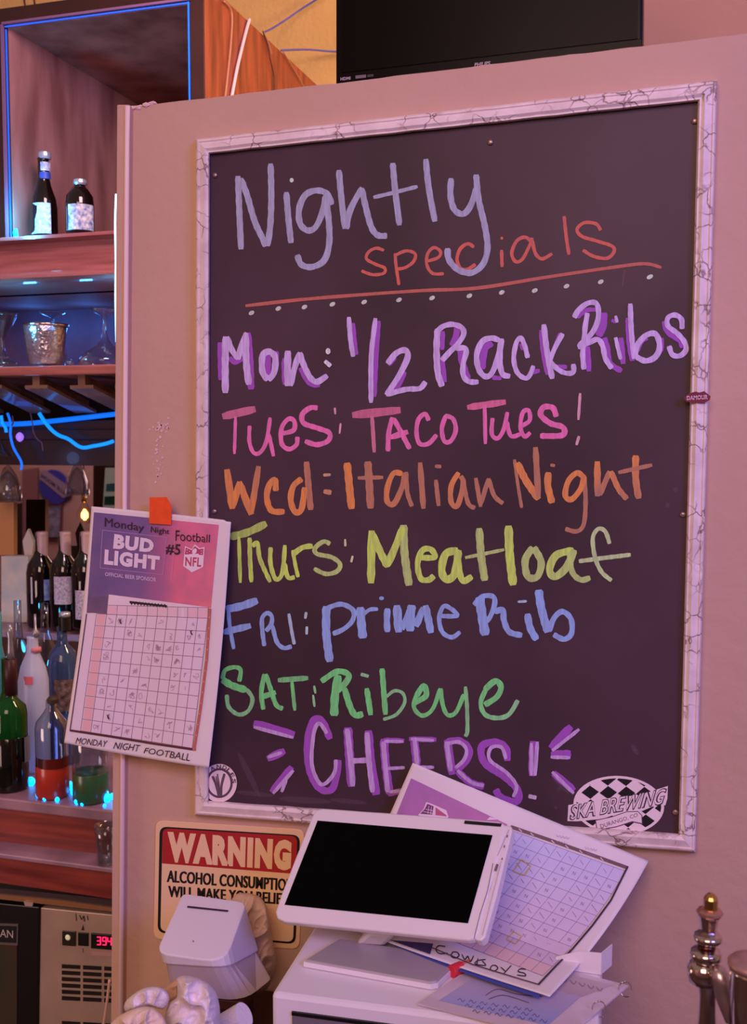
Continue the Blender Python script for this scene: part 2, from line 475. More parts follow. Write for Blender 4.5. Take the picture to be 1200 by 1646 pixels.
for x, y in [(346, 282), (788, 229), (1116, 195), (345, 822), (1097, 827), (1085, 1305), (722, 1278)]:
    c = P(x, y, YC)
    V, F = lathe((0, 0), [(0.0032, 0), (0.0045, 0.0012), (0.0038, 0.0028), (0.0016, 0.0036)], 12)
    V = [Vector((c.x + v[0], YC - v[2], c.z + v[1])) for v in V]
    part('nail', V, F, NAIL, root, smooth=True)

SB = lambda x, y, e: P(x, y, YC - e)
# ---- Nightly
LAV = (172, 152, 196)
M = Marks(SB)
A = cr(320, 220, 2.727); E_ = cr(680, 60, 2.308)
def st(g, w, col, *strokes, col2=None):
    for s_ in strokes: M.stroke(g(s_), (w[0] / g.s, w[1] / g.s) if isinstance(w, tuple) else w / g.s, col, col2=col2)
st(A, 27, LAV, [(170, 175), (176, 330), (183, 490)], [(182, 185), (208, 250), (243, 370), (280, 450), (290, 478)], [(313, 120), (316, 260), (312, 380), (300, 476)],
   [(382, 245), (390, 350), (402, 462)], [(580, 295), (560, 250), (515, 235), (465, 255), (438, 315), (442, 380), (475, 410), (510, 395), (540, 330), (553, 262)],
   [(554, 262), (566, 350), (570, 460), (548, 540), (495, 570), (448, 560), (430, 520)],
   [(612, 148), (622, 260), (638, 400)], [(645, 400), (662, 320), (712, 225)], [(712, 228), (728, 300), (752, 390), (780, 430), (820, 434)],
   [(848, 118), (858, 230), (877, 385)], [(993, 100), (1005, 220), (1032, 368)])
st(A, 17, LAV, [(765, 265), (850, 245), (955, 218)])
M.disc(320 + 405 / 2.727, 220 + 190 / 2.727, 3.2, 3.6, (210, 200, 200))
st(E_, 23, LAV, [(103, 525), (101, 590), (116, 640), (148, 655), (175, 625), (197, 560)], [(196, 512), (205, 600), (228, 700), (238, 780), (222, 840), (180, 873), (130, 863), (95, 825), (90, 785)])
M.build('chalk_lettering', CHALK, root, 'large lavender word Nightly')
# ---- specials and its underline
RED = (214, 92, 84)
M = Marks(SB)
st(A, 14, RED, [(808, 497), (775, 488), (742, 505), (733, 535), (772, 558), (812, 575), (808, 598), (760, 604), (712, 588)], [(858, 512), (863, 570), (875, 648)],
   [(858, 520), (905, 500), (945, 512), (940, 545), (905, 572), (866, 580)], [(1000, 545), (1045, 530), (1058, 505), (1030, 485), (1002, 510), (997, 560), (1022, 598), (1070, 600)])
st(E_, 13, RED, [(187, 778), (165, 766), (137, 785), (125, 825), (140, 858), (165, 860), (192, 843)], [(290, 790), (292, 850)],
   [(408, 768), (380, 742), (347, 755), (328, 800), (342, 832), (368, 822), (395, 770), (403, 745)], [(405, 755), (415, 800), (440, 822), (477, 803)],
   [(522, 665), (530, 740), (540, 805)], [(657, 715), (640, 692), (597, 688), (570, 712), (587, 738), (640, 755), (700, 775), (706, 798), (680, 820), (630, 812), (593, 790)])
M.disc(680 + 291 / 2.308, 60 + 745 / 2.308, 2.4, 2.6, RED)
M.stroke([(395, 491.5), (485, 481.5), (577, 474), (680, 467), (767, 463), (875, 446), (983, 430), (1035, 424), (1062, 430)], 5.5, (196, 92, 86))
M.build('chalk_lettering', CHALK, root, 'red word specials and its underline')
M = Marks(SB)
for x, y in [(404, 503), (447, 496), (489, 493.5), (534, 489), (585, 485.5), (641, 482), (694, 479), (754, 475.5), (806, 470), (859, 467), (910, 460), (965, 453), (1044, 445)]:
    M.disc(x, y, 5.6 if x > 1000 else 4.9, 3.3, (206, 190, 196), rot=-0.5); M.build('chalk_dash', CHALK, root); M = Marks(SB)
M.stroke([(1004, 434), (1002, 446), (1000, 460)], (5, 2), (96, 60, 64))
M.build('chalk_drip', CHALK, root, 'dull red chalk drip under the underline')
# ---- Mon
LP = (214, 162, 232); DP = (166, 70, 190)
C1 = cr(340, 500, 5.4545); F1 = cr(330, 480, 2.79); M1 = cr(640, 490, 4.615); N1 = cr(880, 470, 5.0)
M = Marks(SB)
st(C1, 44, DP, [(72, 280), (75, 440), (80, 600)], [(160, 410), (205, 450), (262, 420)])
st(C1, 58, DP, [(318, 195), (338, 450), (345, 680)], [(495, 380), (490, 480), (500, 590)], [(560, 360), (560, 470), (540, 560)], [(640, 420), (645, 640)])
st(C1, 44, DP, [(780, 500), (830, 600), (880, 645), (945, 645)])
st(F1, 19, DP, [(662, 112), (668, 180), (676, 250)]); st(F1, 22, DP, [(776, 102), (764, 280), (757, 438)], [(822, 296), (850, 265)], [(893, 330), (862, 395), (840, 410)])
st(M1, 50, DP, [(440, 165), (425, 240), (400, 300)], [(460, 330), (472, 420), (515, 550)], [(690, 285), (640, 330), (622, 470)])
st(M1, 34, DP, [(325, 400), (345, 570)], [(1058, 190), (1072, 350), (1105, 515)], [(990, 500), (1045, 488)], [(910, 290), (925, 330)], [(700, 540), (760, 545)], [(330, 200), (325, 330)])
st(N1, 34, DP, [(100, 330), (50, 460)], [(75, 595), (150, 600)], [(240, 200), (310, 145), (385, 140)])
st(N1, 60, DP, [(448, 170), (445, 260), (410, 345)]); st(N1, 46, DP, [(455, 370), (478, 450), (500, 570), (590, 630)], [(318, 440), (330, 630)], [(588, 370), (605, 570)],
   [(645, 210), (655, 400), (680, 545)], [(935, 235), (965, 320), (1060, 385), (1082, 440)])
st(N1, 30, DP, [(515, 225), (545, 235)], [(725, 470), (755, 400), (800, 370)], [(920, 370), (915, 470)])
st(C1, 62, LP, [(122, 230), (119, 450), (120, 712)]); st(C1, 50, LP, [(135, 230), (180, 345), (232, 415)], [(305, 195), (262, 300), (232, 420)])
st(C1, 60, LP, [(300, 210), (302, 430), (325, 640)]); st(C1, 55, LP, [(510, 352), (455, 375), (440, 450), (448, 540), (490, 600)], [(500, 350), (550, 390), (558, 460), (545, 545), (500, 602)])
st(C1, 62, LP, [(668, 355), (665, 500), (668, 650)]); st(C1, 52, LP, [(690, 650), (735, 470), (775, 370)], [(772, 370), (810, 480), (865, 585), (925, 620), (1010, 568)])
st(F1, 22, LP, [(643, 85), (650, 180), (662, 258)], [(762, 90), (743, 260), (742, 465)]); st(F1, 27, LP, [(818, 290), (855, 245), (895, 232), (906, 265), (865, 350), (812, 430)]); st(F1, 24, LP, [(812, 430), (900, 407), (960, 403), (985, 375)])
st(M1, 48, LP, [(290, 185), (283, 330), (292, 500), (322, 600)]); st(M1, 40, LP, [(290, 195), (335, 158), (405, 145), (472, 172), (482, 222), (440, 290), (380, 350), (325, 410)], [(430, 325), (490, 320), (502, 355), (482, 430), (480, 520), (520, 568), (590, 572)])
st(M1, 42, LP, [(745, 262), (690, 247), (625, 270), (582, 360), (592, 470), (640, 530), (690, 510), (735, 400), (760, 280)], [(765, 255), (752, 400), (770, 510), (825, 530)])
st(M1, 36, LP, [(958, 390), (935, 300), (905, 245), (872, 290), (855, 400), (880, 500), (940, 545), (975, 520), (1000, 455)]); st(M1, 44, LP, [(1078, 150), (1102, 350), (1140, 545)])
st(N1, 40, LP, [(118, 335), (60, 440), (15, 550)], [(20, 560), (90, 625), (155, 650), (205, 640), (205, 580)])
st(N1, 42, LP, [(215, 200), (242, 150), (310, 92), (378, 82), (405, 130), (400, 230), (352, 330), (250, 430)], [(318, 170), (300, 280), (290, 400), (280, 500), (290, 615)], [(245, 440), (330, 405), (400, 378), (440, 430), (462, 530), (512, 608)])
st(N1, 26, LP, [(545, 190), (556, 240)]); st(N1, 32, LP, [(545, 365), (562, 440), (585, 535)])
st(N1, 42, LP, [(663, 95), (670, 300), (692, 530)]); st(N1, 46, LP, [(700, 520), (722, 420), (790, 345), (860, 332), (892, 390), (892, 470), (850, 530), (780, 550), (715, 520)])
st(N1, 42, LP, [(1078, 290), (1072, 215), (1020, 182), (965, 205), (965, 270), (1040, 330), (1098, 400), (1108, 465), (1060, 510), (1000, 500), (975, 435)])
M.disc(340 + 1020 / 5.4545, 500 + 352 / 5.4545, 4, 5, (235, 220, 225)); st(C1, 38, (226, 196, 232), [(995, 440), (1040, 480)])
M.build('chalk_lettering', CHALK, root, 'purple two-tone line Mon: 1/2 Rack Ribs')
# ---- Tues
PK = (240, 104, 178); G1 = cr(700, 460, 2.6087)
M = Marks(SB)
st(F1, 36, (205, 100, 140), [(80, 528), (220, 496)]); st(F1, 15, PK, [(135, 530), (130, 695)])
st(F1, 18, PK, [(198, 572), (197, 640), (215, 690), (245, 690), (273, 640), (290, 535)], [(285, 610), (305, 705)])
st(F1, 21, PK, [(345, 605), (395, 590), (398, 550), (372, 540), (342, 580), (342, 650), (375, 675), (408, 655), (412, 622)])
st(F1, 23, PK, [(500, 490), (470, 490), (435, 518), (440, 558), (500, 580), (555, 602), (550, 637), (500, 655), (448, 640)])
st(F1, 9, (225, 150, 180), [(580, 490), (582, 518)], [(606, 560), (601, 605)])
st(F1, 38, (205, 95, 135), [(662, 522), (870, 500)]); st(F1, 18, (215, 110, 145), [(746, 525), (757, 688)])
st(F1, 22, PK, [(838, 535), (822, 600), (818, 682)], [(845, 540), (880, 605), (915, 672)]); st(F1, 26, PK, [(832, 622), (905, 598)])
st(F1, 20, PK, [(1000, 545), (985, 517), (955, 542), (946, 600), (960, 650), (1000, 650), (1035, 612)], [(1078, 525), (1060, 580), (1070, 638), (1100, 638), (1122, 590), (1110, 540), (1075, 525)])
st(G1, 28, (225, 100, 150), [(135, 508), (290, 486)]); st(G1, 17, PK, [(205, 500), (208, 660)])
st(G1, 18, PK, [(238, 555), (235, 620), (260, 638), (285, 600), (300, 530)], [(298, 570), (315, 628), (355, 620)], [(350, 590), (392, 565), (390, 522), (365, 530), (355, 590), (372, 630), (395, 615)])
st(G1, 24, PK, [(505, 545), (490, 510), (452, 508), (440, 540), (480, 575), (533, 592), (530, 625), (440, 628)])
st(G1, 12, (226, 150, 180), [(605, 450), (598, 560)], [(600, 630), (590, 665)])
M.build('chalk_lettering', CHALK, root, 'pink line Tues: Taco Tues!')
# ---- Wed
OR = (232, 128, 72); OF = (190, 112, 92); H1 = cr(330, 720, 2.79); I1 = cr(700, 720, 2.6087)
M = Marks(SB)
st(H1, 32, OR, [(97, 100), (120, 270)], [(152, 155), (205, 295)]); st(H1, 29, OR, [(122, 268), (152, 155)]); st(H1, 28, OR, [(205, 292), (238, 85)], col2=OF)
st(H1, 27, OR, [(315, 190), (312, 145), (287, 165), (275, 220), (295, 280), (352, 286)]); st(H1, 27, OR, [(430, 140), (395, 170), (382, 230), (400, 285), (430, 275), (445, 180)]); st(H1, 28, OF, [(453, 65), (462, 170), (472, 275)])
st(H1, 14, (200, 140, 120), [(530, 122), (560, 120)]); st(H1, 22, (216, 130, 100), [(532, 195), (562, 200)])
st(H1, 34, OR, [(635, 70), (645, 170), (655, 270)]); st(H1, 34, OF, [(728, 65), (735, 170), (740, 268)]); st(H1, 18, OF, [(685, 135), (795, 132)])
st(H1, 25, OR, [(880, 115), (842, 115), (815, 180), (815, 240), (845, 250), (880, 180), (895, 115)], col2=OF); st(H1, 20, OF, [(900, 110), (905, 200), (925, 260)], [(1033, 145), (1045, 258)]); st(H1, 26, OF, [(962, 68), (977, 270)])
st(H1, 16, OF, [(1030, 82), (1055, 84)])
st(I1, 22, OR, [(95, 105), (65, 160), (65, 228), (92, 240), (115, 150), (105, 120)], col2=OF); st(I1, 19, OF, [(115, 140), (135, 230), (163, 252)], [(168, 128), (188, 245)], [(190, 235), (220, 130)], [(222, 130), (245, 200), (280, 232)])
st(I1, 14, OF, [(330, 50), (345, 160), (360, 250)]); st(I1, 31, OR, [(342, 65), (380, 140), (430, 212)], col2=OR); st(I1, 26, OF, [(418, 0), (430, 210)])
st(I1, 29, OR, [(472, 105), (470, 160), (487, 228)]); st(I1, 14, OF, [(482, 72), (498, 74)])
st(I1, 24, OR, [(622, 125), (592, 105), (555, 140), (543, 200), (570, 215), (608, 170), (622, 120)]); st(I1, 19, OF, [(622, 120), (628, 220), (620, 320), (590, 350), (545, 340)])
st(I1, 28, OR, [(677, 60), (678, 200)], col2=OF); st(I1, 24, OF, [(688, 195), (728, 100)]); st(I1, 24, OR, [(735, 100), (765, 170), (800, 213)], col2=OF)
st(I1, 29, OR, [(838, 35), (838, 130), (850, 210)], col2=OF); st(I1, 18, OF, [(767, 103), (905, 72)])
M.build('chalk_lettering', CHALK, root, 'orange line Wed: Italian Night')
# ---- Thurs
YG = (205, 208, 100); YP = (190, 190, 120)
M = Marks(SB)
st(H1, 34, (186, 184, 96), [(115, 398), (190, 378), (270, 340)]); st(H1, 17, YG, [(150, 400), (156, 603)], [(392, 460), (402, 520), (415, 578)])
st(H1, 20, YG, [(198, 405), (200, 500), (206, 600)], [(212, 440), (233, 428), (245, 500), (290, 600)], [(292, 448), (292, 520), (315, 588), (345, 560), (356, 438)], [(355, 520), (370, 580), (398, 580)])
st(H1, 24, YG, [(395, 475), (435, 447), (478, 440)]); st(H1, 20, YP, [(557, 430), (530, 420), (492, 448), (500, 475), (565, 490), (603, 520), (590, 553), (540, 565), (488, 542)])
st(H1, 10, (210, 200, 170), [(626, 410), (627, 440)], [(660, 485), (653, 512)])
st(H1, 36, YG, [(745, 375), (742, 603)]); st(H1, 33, YG, [(748, 385), (800, 500), (822, 508), (885, 360)]); st(H1, 36, YP, [(888, 350), (892, 470), (912, 613)])
st(H1, 26, YG, [(965, 492), (1028, 490), (1010, 455), (972, 460), (951, 520), (965, 585), (1000, 592), (1022, 575)])
st(I1, 32, YG, [(90, 430), (42, 445), (25, 510), (42, 550), (78, 530), (95, 432)]); st(I1, 26, YG, [(90, 430), (100, 520), (115, 558), (150, 540)])
st(I1, 32, YP, [(182, 340), (190, 450), (205, 553)]); st(I1, 15, YP, [(125, 460), (285, 427)]); st(I1, 36, YG, [(305, 330), (310, 450), (324, 572)])
st(I1, 30, YP, [(405, 420), (375, 470), (385, 538), (425, 540), (442, 480), (412, 420)]); st(I1, 31, YG, [(575, 430), (505, 450), (477, 510), (500, 540), (548, 500), (580, 430)], col2=YP); st(I1, 24, YP, [(560, 440), (572, 520), (608, 553), (645, 545)])
st(I1, 18, (198, 196, 150), [(728, 400), (710, 350), (680, 340), (658, 380), (668, 460), (695, 520), (735, 555)], [(602, 475), (700, 462), (815, 448)])
M.build('chalk_lettering', CHALK, root, 'yellow-green line Thurs: Meatloaf')
# ---- Fri
BL = (150, 160, 232); J1 = cr(320, 930, 3.158); K1 = cr(640, 930, 3.158)
M = Marks(SB)
st(J1, 40, BL, [(142, 155), (220, 138), (292, 112)]); st(J1, 34, BL, [(125, 272), (258, 240)]); st(J1, 20, BL, [(148, 150), (155, 240), (175, 355)])
st(J1, 22, BL, [(330, 340), (320, 260), (320, 200), (345, 175), (368, 192), (365, 232), (340, 265)], [(372, 240), (393, 320), (428, 352), (467, 345)]); st(J1, 17, (176, 178, 220), [(455, 180), (468, 260), (482, 332)])
st(J1, 14, (190, 186, 214), [(543, 172), (538, 202)], [(546, 245), (545, 282)])
st(J1, 42, BL, [(645, 145), (645, 280), (662, 418)]); st(J1, 25, BL, [(650, 150), (720, 130), (780, 160), (778, 212), (735, 255), (680, 280)])
st(J1, 44, BL, [(818, 150), (822, 220), (830, 298)]); st(J1, 20, BL, [(830, 185), (865, 158), (905, 155)]); st(J1, 32, BL, [(955, 155), (952, 210), (955, 268)]); M.disc(320 + 925 / 3.158, 930 + 100 / 3.158, 4, 3, BL)
st(J1, 44, BL, [(1003, 140), (1012, 268)], [(1078, 140), (1072, 200), (1070, 262)]); st(J1, 32, BL, [(1030, 255), (1075, 145)])
st(K1, 34, BL, [(90, 240), (125, 150)]); st(K1, 38, BL, [(138, 140), (165, 272)])
st(K1, 23, BL, [(218, 190), (298, 188), (262, 150), (228, 142), (207, 200), (222, 270), (270, 298), (312, 272)])
st(K1, 48, BL, [(412, 100), (425, 190), (440, 283)]); st(K1, 26, BL, [(385, 132), (430, 90), (480, 92), (488, 130), (462, 200), (432, 228)]); st(K1, 30, BL, [(490, 168), (530, 160), (535, 210), (562, 270), (625, 288)])
st(K1, 36, BL, [(655, 182), (668, 250), (700, 308)]); st(K1, 13, (176, 178, 220), [(607, 118), (650, 115)]); st(K1, 42, BL, [(712, 62), (725, 150), (757, 268)]); st(K1, 28, BL, [(765, 265), (790, 200), (832, 168), (875, 205), (878, 278), (840, 308), (790, 285)])
M.build('chalk_lettering', CHALK, root, 'blue line Fri: Prime Rib')
# ---- Sat
GR = (120, 200, 128)
M = Marks(SB)
st(J1, 22, GR, [(203, 520), (210, 465), (180, 450), (132, 465), (118, 508)]); st(J1, 36, GR, [(120, 515), (165, 542), (235, 565)]); st(J1, 21, (140, 190, 140), [(240, 562), (270, 610), (250, 670), (200, 690), (150, 652), (140, 592)])
st(J1, 24, GR, [(330, 487), (315, 580), (325, 662)], [(338, 487), (362, 560), (390, 640), (422, 660)]); st(J1, 28, GR, [(322, 600), (385, 578)])
st(J1, 27, (120, 180, 124), [(402, 516), (550, 505)]); st(J1, 19, GR, [(470, 520), (485, 668)])
st(J1, 12, (150, 196, 150), [(583, 545), (590, 582)], [(578, 592), (585, 650)])
st(J1, 42, GR, [(705, 495), (688, 600), (685, 692)]); st(J1, 30, GR, [(622, 520), (700, 472), (758, 488), (742, 530), (700, 572)]); st(J1, 32, GR, [(738, 560), (762, 640), (790, 692), (828, 688)])
st(J1, 29, GR, [(850, 560), (870, 690)]); st(J1, 18, (150, 190, 150), [(822, 486), (858, 496)]); st(J1, 28, GR, [(928, 460), (935, 560), (945, 688)]); st(J1, 17, (140, 190, 140), [(950, 600), (990, 570), (1032, 582), (1042, 630), (1000, 690), (935, 715)])
st(K1, 30, GR, [(80, 630), (140, 595), (128, 545), (92, 595)]); st(K1, 22, GR, [(100, 570), (78, 640), (95, 680), (130, 695), (175, 660), (212, 560)], [(215, 560), (225, 640), (250, 692), (292, 678), (332, 590)]); st(K1, 20, (140, 190, 140), [(340, 550), (348, 650), (350, 770), (340, 800)])
st(K1, 30, GR, [(440, 640), (500, 600), (520, 550), (492, 520), (440, 562)]); st(K1, 24, GR, [(445, 560), (418, 630), (440, 690), (500, 708), (560, 690), (605, 620)], col2=(150, 190, 150))
M.build('chalk_lettering', CHALK, root, 'green line Sat: Ribeye')
# ---- Cheers
L1 = cr(380, 1130, 2.069)
M = Marks(SB)
st(L1, 24, DP, [(310, 118), (285, 62), (255, 58), (236, 130), (242, 220), (275, 283), (320, 283), (340, 192)]); st(L1, 30, DP, [(370, 85), (375, 170), (382, 275)], [(438, 95), (445, 190), (464, 302)])
st(L1, 28, DP, [(490, 122), (495, 200), (508, 300)], [(590, 120), (600, 205)], [(700, 125), (716, 235)]); st(L1, 18, DP, [(490, 124), (555, 126)], [(575, 120), (662, 122)], [(505, 304), (548, 290)])
st(L1, 24, DP, [(700, 130), (740, 126), (772, 152), (765, 190), (730, 222)], [(735, 228), (778, 265), (820, 277)], [(900, 190), (895, 150), (860, 130), (815, 145), (825, 200), (890, 245), (935, 290), (930, 328), (880, 315), (862, 290)])
st(L1, 26, DP, [(60, 68), (190, 104)], [(118, 295), (182, 215)], [(1045, 148), (1110, 80)], [(1048, 172), (1108, 168)], [(1055, 235), (1120, 290)], [(985, 130), (982, 240)], [(105, 185), (158, 160)])
LC = (206, 146, 220)
st(L1, 13, LC, [(300, 100), (275, 68), (257, 100), (250, 200), (272, 262), (295, 268), (325, 232), (330, 190)]); st(L1, 18, LC, [(368, 88), (378, 180), (386, 275)], [(434, 100), (440, 190), (452, 295)]); st(L1, 18, LC, [(378, 193), (445, 190)])
st(L1, 16, LC, [(488, 130), (494, 200), (503, 295)], [(592, 125), (601, 205)], [(698, 130), (712, 225)]); st(L1, 11, LC, [(492, 127), (553, 128)], [(500, 218), (558, 215)], [(580, 120), (655, 124)], [(602, 213), (655, 214)], [(508, 296), (545, 292)])
st(L1, 12, LC, [(702, 135), (740, 130), (764, 155), (755, 190), (728, 215)], [(735, 225), (780, 264), (820, 275)], [(895, 185), (880, 147), (845, 150), (842, 190), (898, 232), (930, 275), (920, 312)])
st(L1, 12, LC, [(58, 80), (188, 115)], [(105, 180), (150, 165)], [(122, 300), (188, 225)], [(150, 295), (165, 255)], [(1050, 158), (1138, 88)], [(1045, 180), (1108, 182)], [(1050, 230), (1120, 300)]); st(L1, 13, LC, [(1000, 130), (992, 240)], [(980, 135), (980, 240)])
st(L1, 14, (214, 170, 220), [(972, 310), (995, 315)])
M.build('chalk_lettering', CHALK, root, 'purple two-tone word Cheers with rays')
# smudges of wiped chalk
M = Marks(SB)
SM = mat('wiped_chalk_dust', (150, 126, 146), 0.9, alpha=0.13)
for x, y, rx, ry, r in [(490, 1286, 42, 5, 0.06), (410, 1276, 30, 4, 0.1), (400, 1245, 5, 40, -0.45), (900, 1262, 20, 3, 0.8), (560, 1288, 30, 4, 0.1), (1020, 1205, 4, 10, -.6)]:
    M.disc(x, y, rx, ry, (150, 126, 146), rot=r, n=20)
for x, y, r in [(1085, 787, 4), (1072, 812, 4), (898, 1268, 3), (893, 1298, 3), (1020, 1206, 3)]: M.disc(x, y, r, r, (110, 90, 96))
M.build('chalk_smudge', SM, root)['kind'] = 'stuff'

# ---- stickers on the board
STK = (246, 226, 224)
Z1 = cr(880, 1230, 5.4545)
M = Marks(lambda x, y, e: P(x, y, YC - 0.0006 - e))
def ell(cx, cy, rx, ry, rot, n=48, a0=0, a1=2 * math.pi):
    return [(cx + rx * math.cos(a) * math.cos(rot) - ry * math.sin(a) * math.sin(rot), cy + rx * math.cos(a) * math.sin(rot) + ry * math.sin(a) * math.cos(rot)) for a in (a0 + (a1 - a0) * i / n for i in range(n))]
def inside(p, poly):
    r = False; n = len(poly)
    for i in range(n):
        a, b = poly[i], poly[(i + 1) % n]
        if (a[1] > p[1]) != (b[1] > p[1]) and p[0] < (b[0] - a[0]) * (p[1] - a[1]) / (b[1] - a[1]) + a[0]: r = not r
    return r
def clip(poly, cp):                 # convex clip polygon
    out = poly; ctr = (sum(p[0] for p in cp) / len(cp), sum(p[1] for p in cp) / len(cp))
    for i in range(len(cp)):
        a, b = cp[i], cp[(i + 1) % len(cp)]
        f = lambda p: (b[0] - a[0]) * (p[1] - a[1]) - (b[1] - a[1]) * (p[0] - a[0])
        sg = 1 if f(ctr) > 0 else -1
        src, out = out, []
        for j in range(len(src)):
            p, q = src[j], src[(j + 1) % len(src)]; fp, fq = f(p) * sg, f(q) * sg
            if fp >= 0: out.append(p)
            if fp * fq < 0:
                t = fp / (fp - fq); out.append((p[0] + (q[0] - p[0]) * t, p[1] + (q[1] - p[1]) * t))
        if len(out) < 3: return []
    return out
oval = ell(622, 352, 398, 258, 0.06)
low = 0.094
oval = clip(oval, [(0, 0), (1100, 0), (1100, 600), (0, 515)])
M.poly(Z1(oval), STK)
inner = clip(ell(622, 352, 372, 236, 0.06), [(0, 0), (1100, 0), (1100, 594), (0, 509)])
# chequer of leaning squares
e_ = M.lift()
for i in range(-4, 6):
    for j in range(-3, 4):
        cx = 530 + i * 159 + (j * 6); cy = 241 + j * 121 + i * 4
        c = clip([(cx - 77, cy + 3), (cx - 2, cy - 59), (cx + 77, cy - 3), (cx + 2, cy + 59)], inner)
        if len(c) > 2: M.poly(Z1(c), (24, 16, 18), e=e_)
ban = [(180, 350), (240, 338), (330, 325), (560, 285), (800, 262), (950, 215), (1052, 182), (1048, 290), (1030, 352), (960, 345), (830, 400), (620, 422), (480, 470), (260, 492), (172, 490)]
M.poly(Z1(ban), STK)
M.text('SKA BREWING', Z1([(196, 352), (1045, 196), (1010, 348), (192, 486)]), (60, 36, 50), bold=0.035, shear=0.15, fat=.5)
M.text('SKA BREWING', Z1([(204, 356), (1036, 206), (1006, 338), (200, 476)]), (246, 226, 224), bold=-0.004, shear=0.15)
rib = [(415, 480), (560, 450), (690, 405), (790, 402), (828, 440), (832, 520), (740, 500), (600, 545), (470, 566), (425, 552)]
M.poly(Z1(rib), (90, 66, 82)); M.poly(Z1([(422, 486), (560, 457), (690, 412), (788, 409), (820, 442), (823, 508), (740, 490), (600, 536), (472, 558), (432, 546)]), STK)
M.text('DURANGO, CO', Z1([(455, 520), (785, 418), (790, 455), (470, 560)]), (70, 48, 66))
M.build('sticker', INK, root, 'white oval sticker with black chequers')
Z2 = cr(300, 1200, 5.4545)
M = Marks(lambda x, y, e: P(x, y, YC - 0.0006 - e))
lowcl = [(194, 0), (500, 0), (500, 505), (194, 478)]
M.poly(Z2(clip(ell(285, 320, 154, 168, 0), lowcl)), STK)
M.poly(Z2(clip(ell(285, 320, 118, 132, 0, 32), lowcl)), (96, 70, 88)); M.poly(Z2(clip(ell(285, 320, 98, 112, 0, 32), lowcl)), STK)
for ch, a in zip('YANDLES', [-2.5, -2.05, -1.6, -1.2, -0.85, -0.5, -0.12]):
    cx, cy = 285 + 130 * math.cos(a), 320 + 145 * math.sin(a); t = a + math.pi / 2
    ux = (math.cos(t) * 20, math.sin(t) * 20); uy = (-math.sin(t) * 17, math.cos(t) * 17)
    M.text(ch, Z2([(cx - ux[0] - uy[0], cy - ux[1] - uy[1]), (cx + ux[0] - uy[0], cy + ux[1] - uy[1]), (cx + ux[0] + uy[0], cy + ux[1] + uy[1]), (cx - ux[0] + uy[0], cy - ux[1] + uy[1])]), (96, 70, 88), bold=0.03)
M.stroke(Z2([(228, 262), (262, 350), (280, 430)]), 4.4, (110, 84, 100)); M.stroke(Z2([(268, 240), (285, 340), (292, 425)]), 2, (110, 84, 100)); M.stroke(Z2([(330, 240), (305, 340), (300, 430)]), 4, (110, 84, 100)); M.stroke(Z2([(258, 262), (284, 400)]), 2.4, (110, 84, 100))
M.build('sticker', INK, root, 'round white sticker with letters around its edge')
Z3 = cr(700, 460, 2.6087)
SL = lambda x, y, e: P(x, y, D - 0.0285 - e)
M = Marks(SL)
M.poly(Z3([(1040, 470), (1060, 450), (1090, 442), (1105, 446), (1125, 440), (1152, 462), (1148, 478), (1128, 488), (1080, 490), (1050, 484)]), (120, 30, 50))
M.text('DAMOUR', Z3([(1052, 460), (1140, 455), (1140, 474), (1052, 478)]), (226, 190, 200), bold=0.03)
M.stroke(Z3([(1046, 470), (1145, 464)]), 0.6, (60, 10, 24))
o = M.build('sticker', INK, root, 'dark red lip-shaped sticker on the right frame rail')

# ================================================================== TELEVISION
root = thing('television', P(785, 105, 1.74), 'black flat television standing above the top edge of the partition wall', 'television')
part('casing', *pp([(539, -150), (1034, -210), (1032, 86), (539, 145)], 1.765, 0.05), TVM, root, bevel=0.004)
part('screen', *pp([(548, -140), (1026, -198), (1024, 62), (548, 117)], 1.7635, 0.004), mat('screen_glass', (12, 9, 6), 0.3, spec=0.08), root)
part('bezel', *pp([(540, 119), (1031, 62), (1032, 84), (540, 142)], 1.756, 0.012), mat('bezel_gloss', (12, 8, 8), 0.3, spec=.1), root, bevel=0.001)
M = Marks(lambda x, y, e: P(x, y, 1.7555 - e))
M.text('PHILIPS', [(763, 101), (788, 98), (787, 104.5), (762, 107.5)], (190, 170, 176), bold=0.03)
M.text('HDMI', [(547, 124.5), (563, 123), (563, 128), (547, 129.5)], (190, 170, 176), bold=0.03)
M.poly([(571, 121.5), (588, 119.8), (588, 124.8), (571, 126.5)], (120, 104, 110)); M.poly([(590, 120), (600, 119), (600, 123), (590, 124)], (70, 58, 62))
M.build('lettering', INK, root)

# ================================================================== MONDAY NIGHT FOOTBALL SHEET
def SM1(x, y, e):
    t = min(max((x - 215) / 85, 0), 1); t = t * t * (3 - 2 * t)
    v = (y - 815) / 420
    off = 0.024 + 0.012 * t + 0.018 * v * v + 0.01 * max(0, (200 - x) / 100) * max(v, 0) + 0.0015 * math.sin(v * 7 + x * 0.02)
    return P(x, y, D - off - e)
root = thing('football_pool_sheet', P(240, 1220, D), 'paper football pool sheet with purple and pink header taped beside the board', 'poster')
def bil0(q, u, v):
    w = ((1 - u) * (1 - v), u * (1 - v), u * v, (1 - u) * v)
    return (sum(a * b[0] for a, b in zip(w, q)), sum(a * b[1] for a, b in zip(w, q)))
def edge(u, v):
    q = [(147, 814), (371, 837), (335.5, 1234), (103, 1194)]
    w = ((1 - u) * (1 - v), u * (1 - v), u * v, (1 - u) * v)
    x = sum(a * b[0] for a, b in zip(w, q)) + 5 * math.sin(v * math.pi) * (1 - 0.3 * u); y = sum(a * b[1] for a, b in zip(w, q)) + 3 * math.sin(u * math.pi) * (v - .3)
    if u > .96 and v < .03: y += 2
    return x, y
V, F = [], []
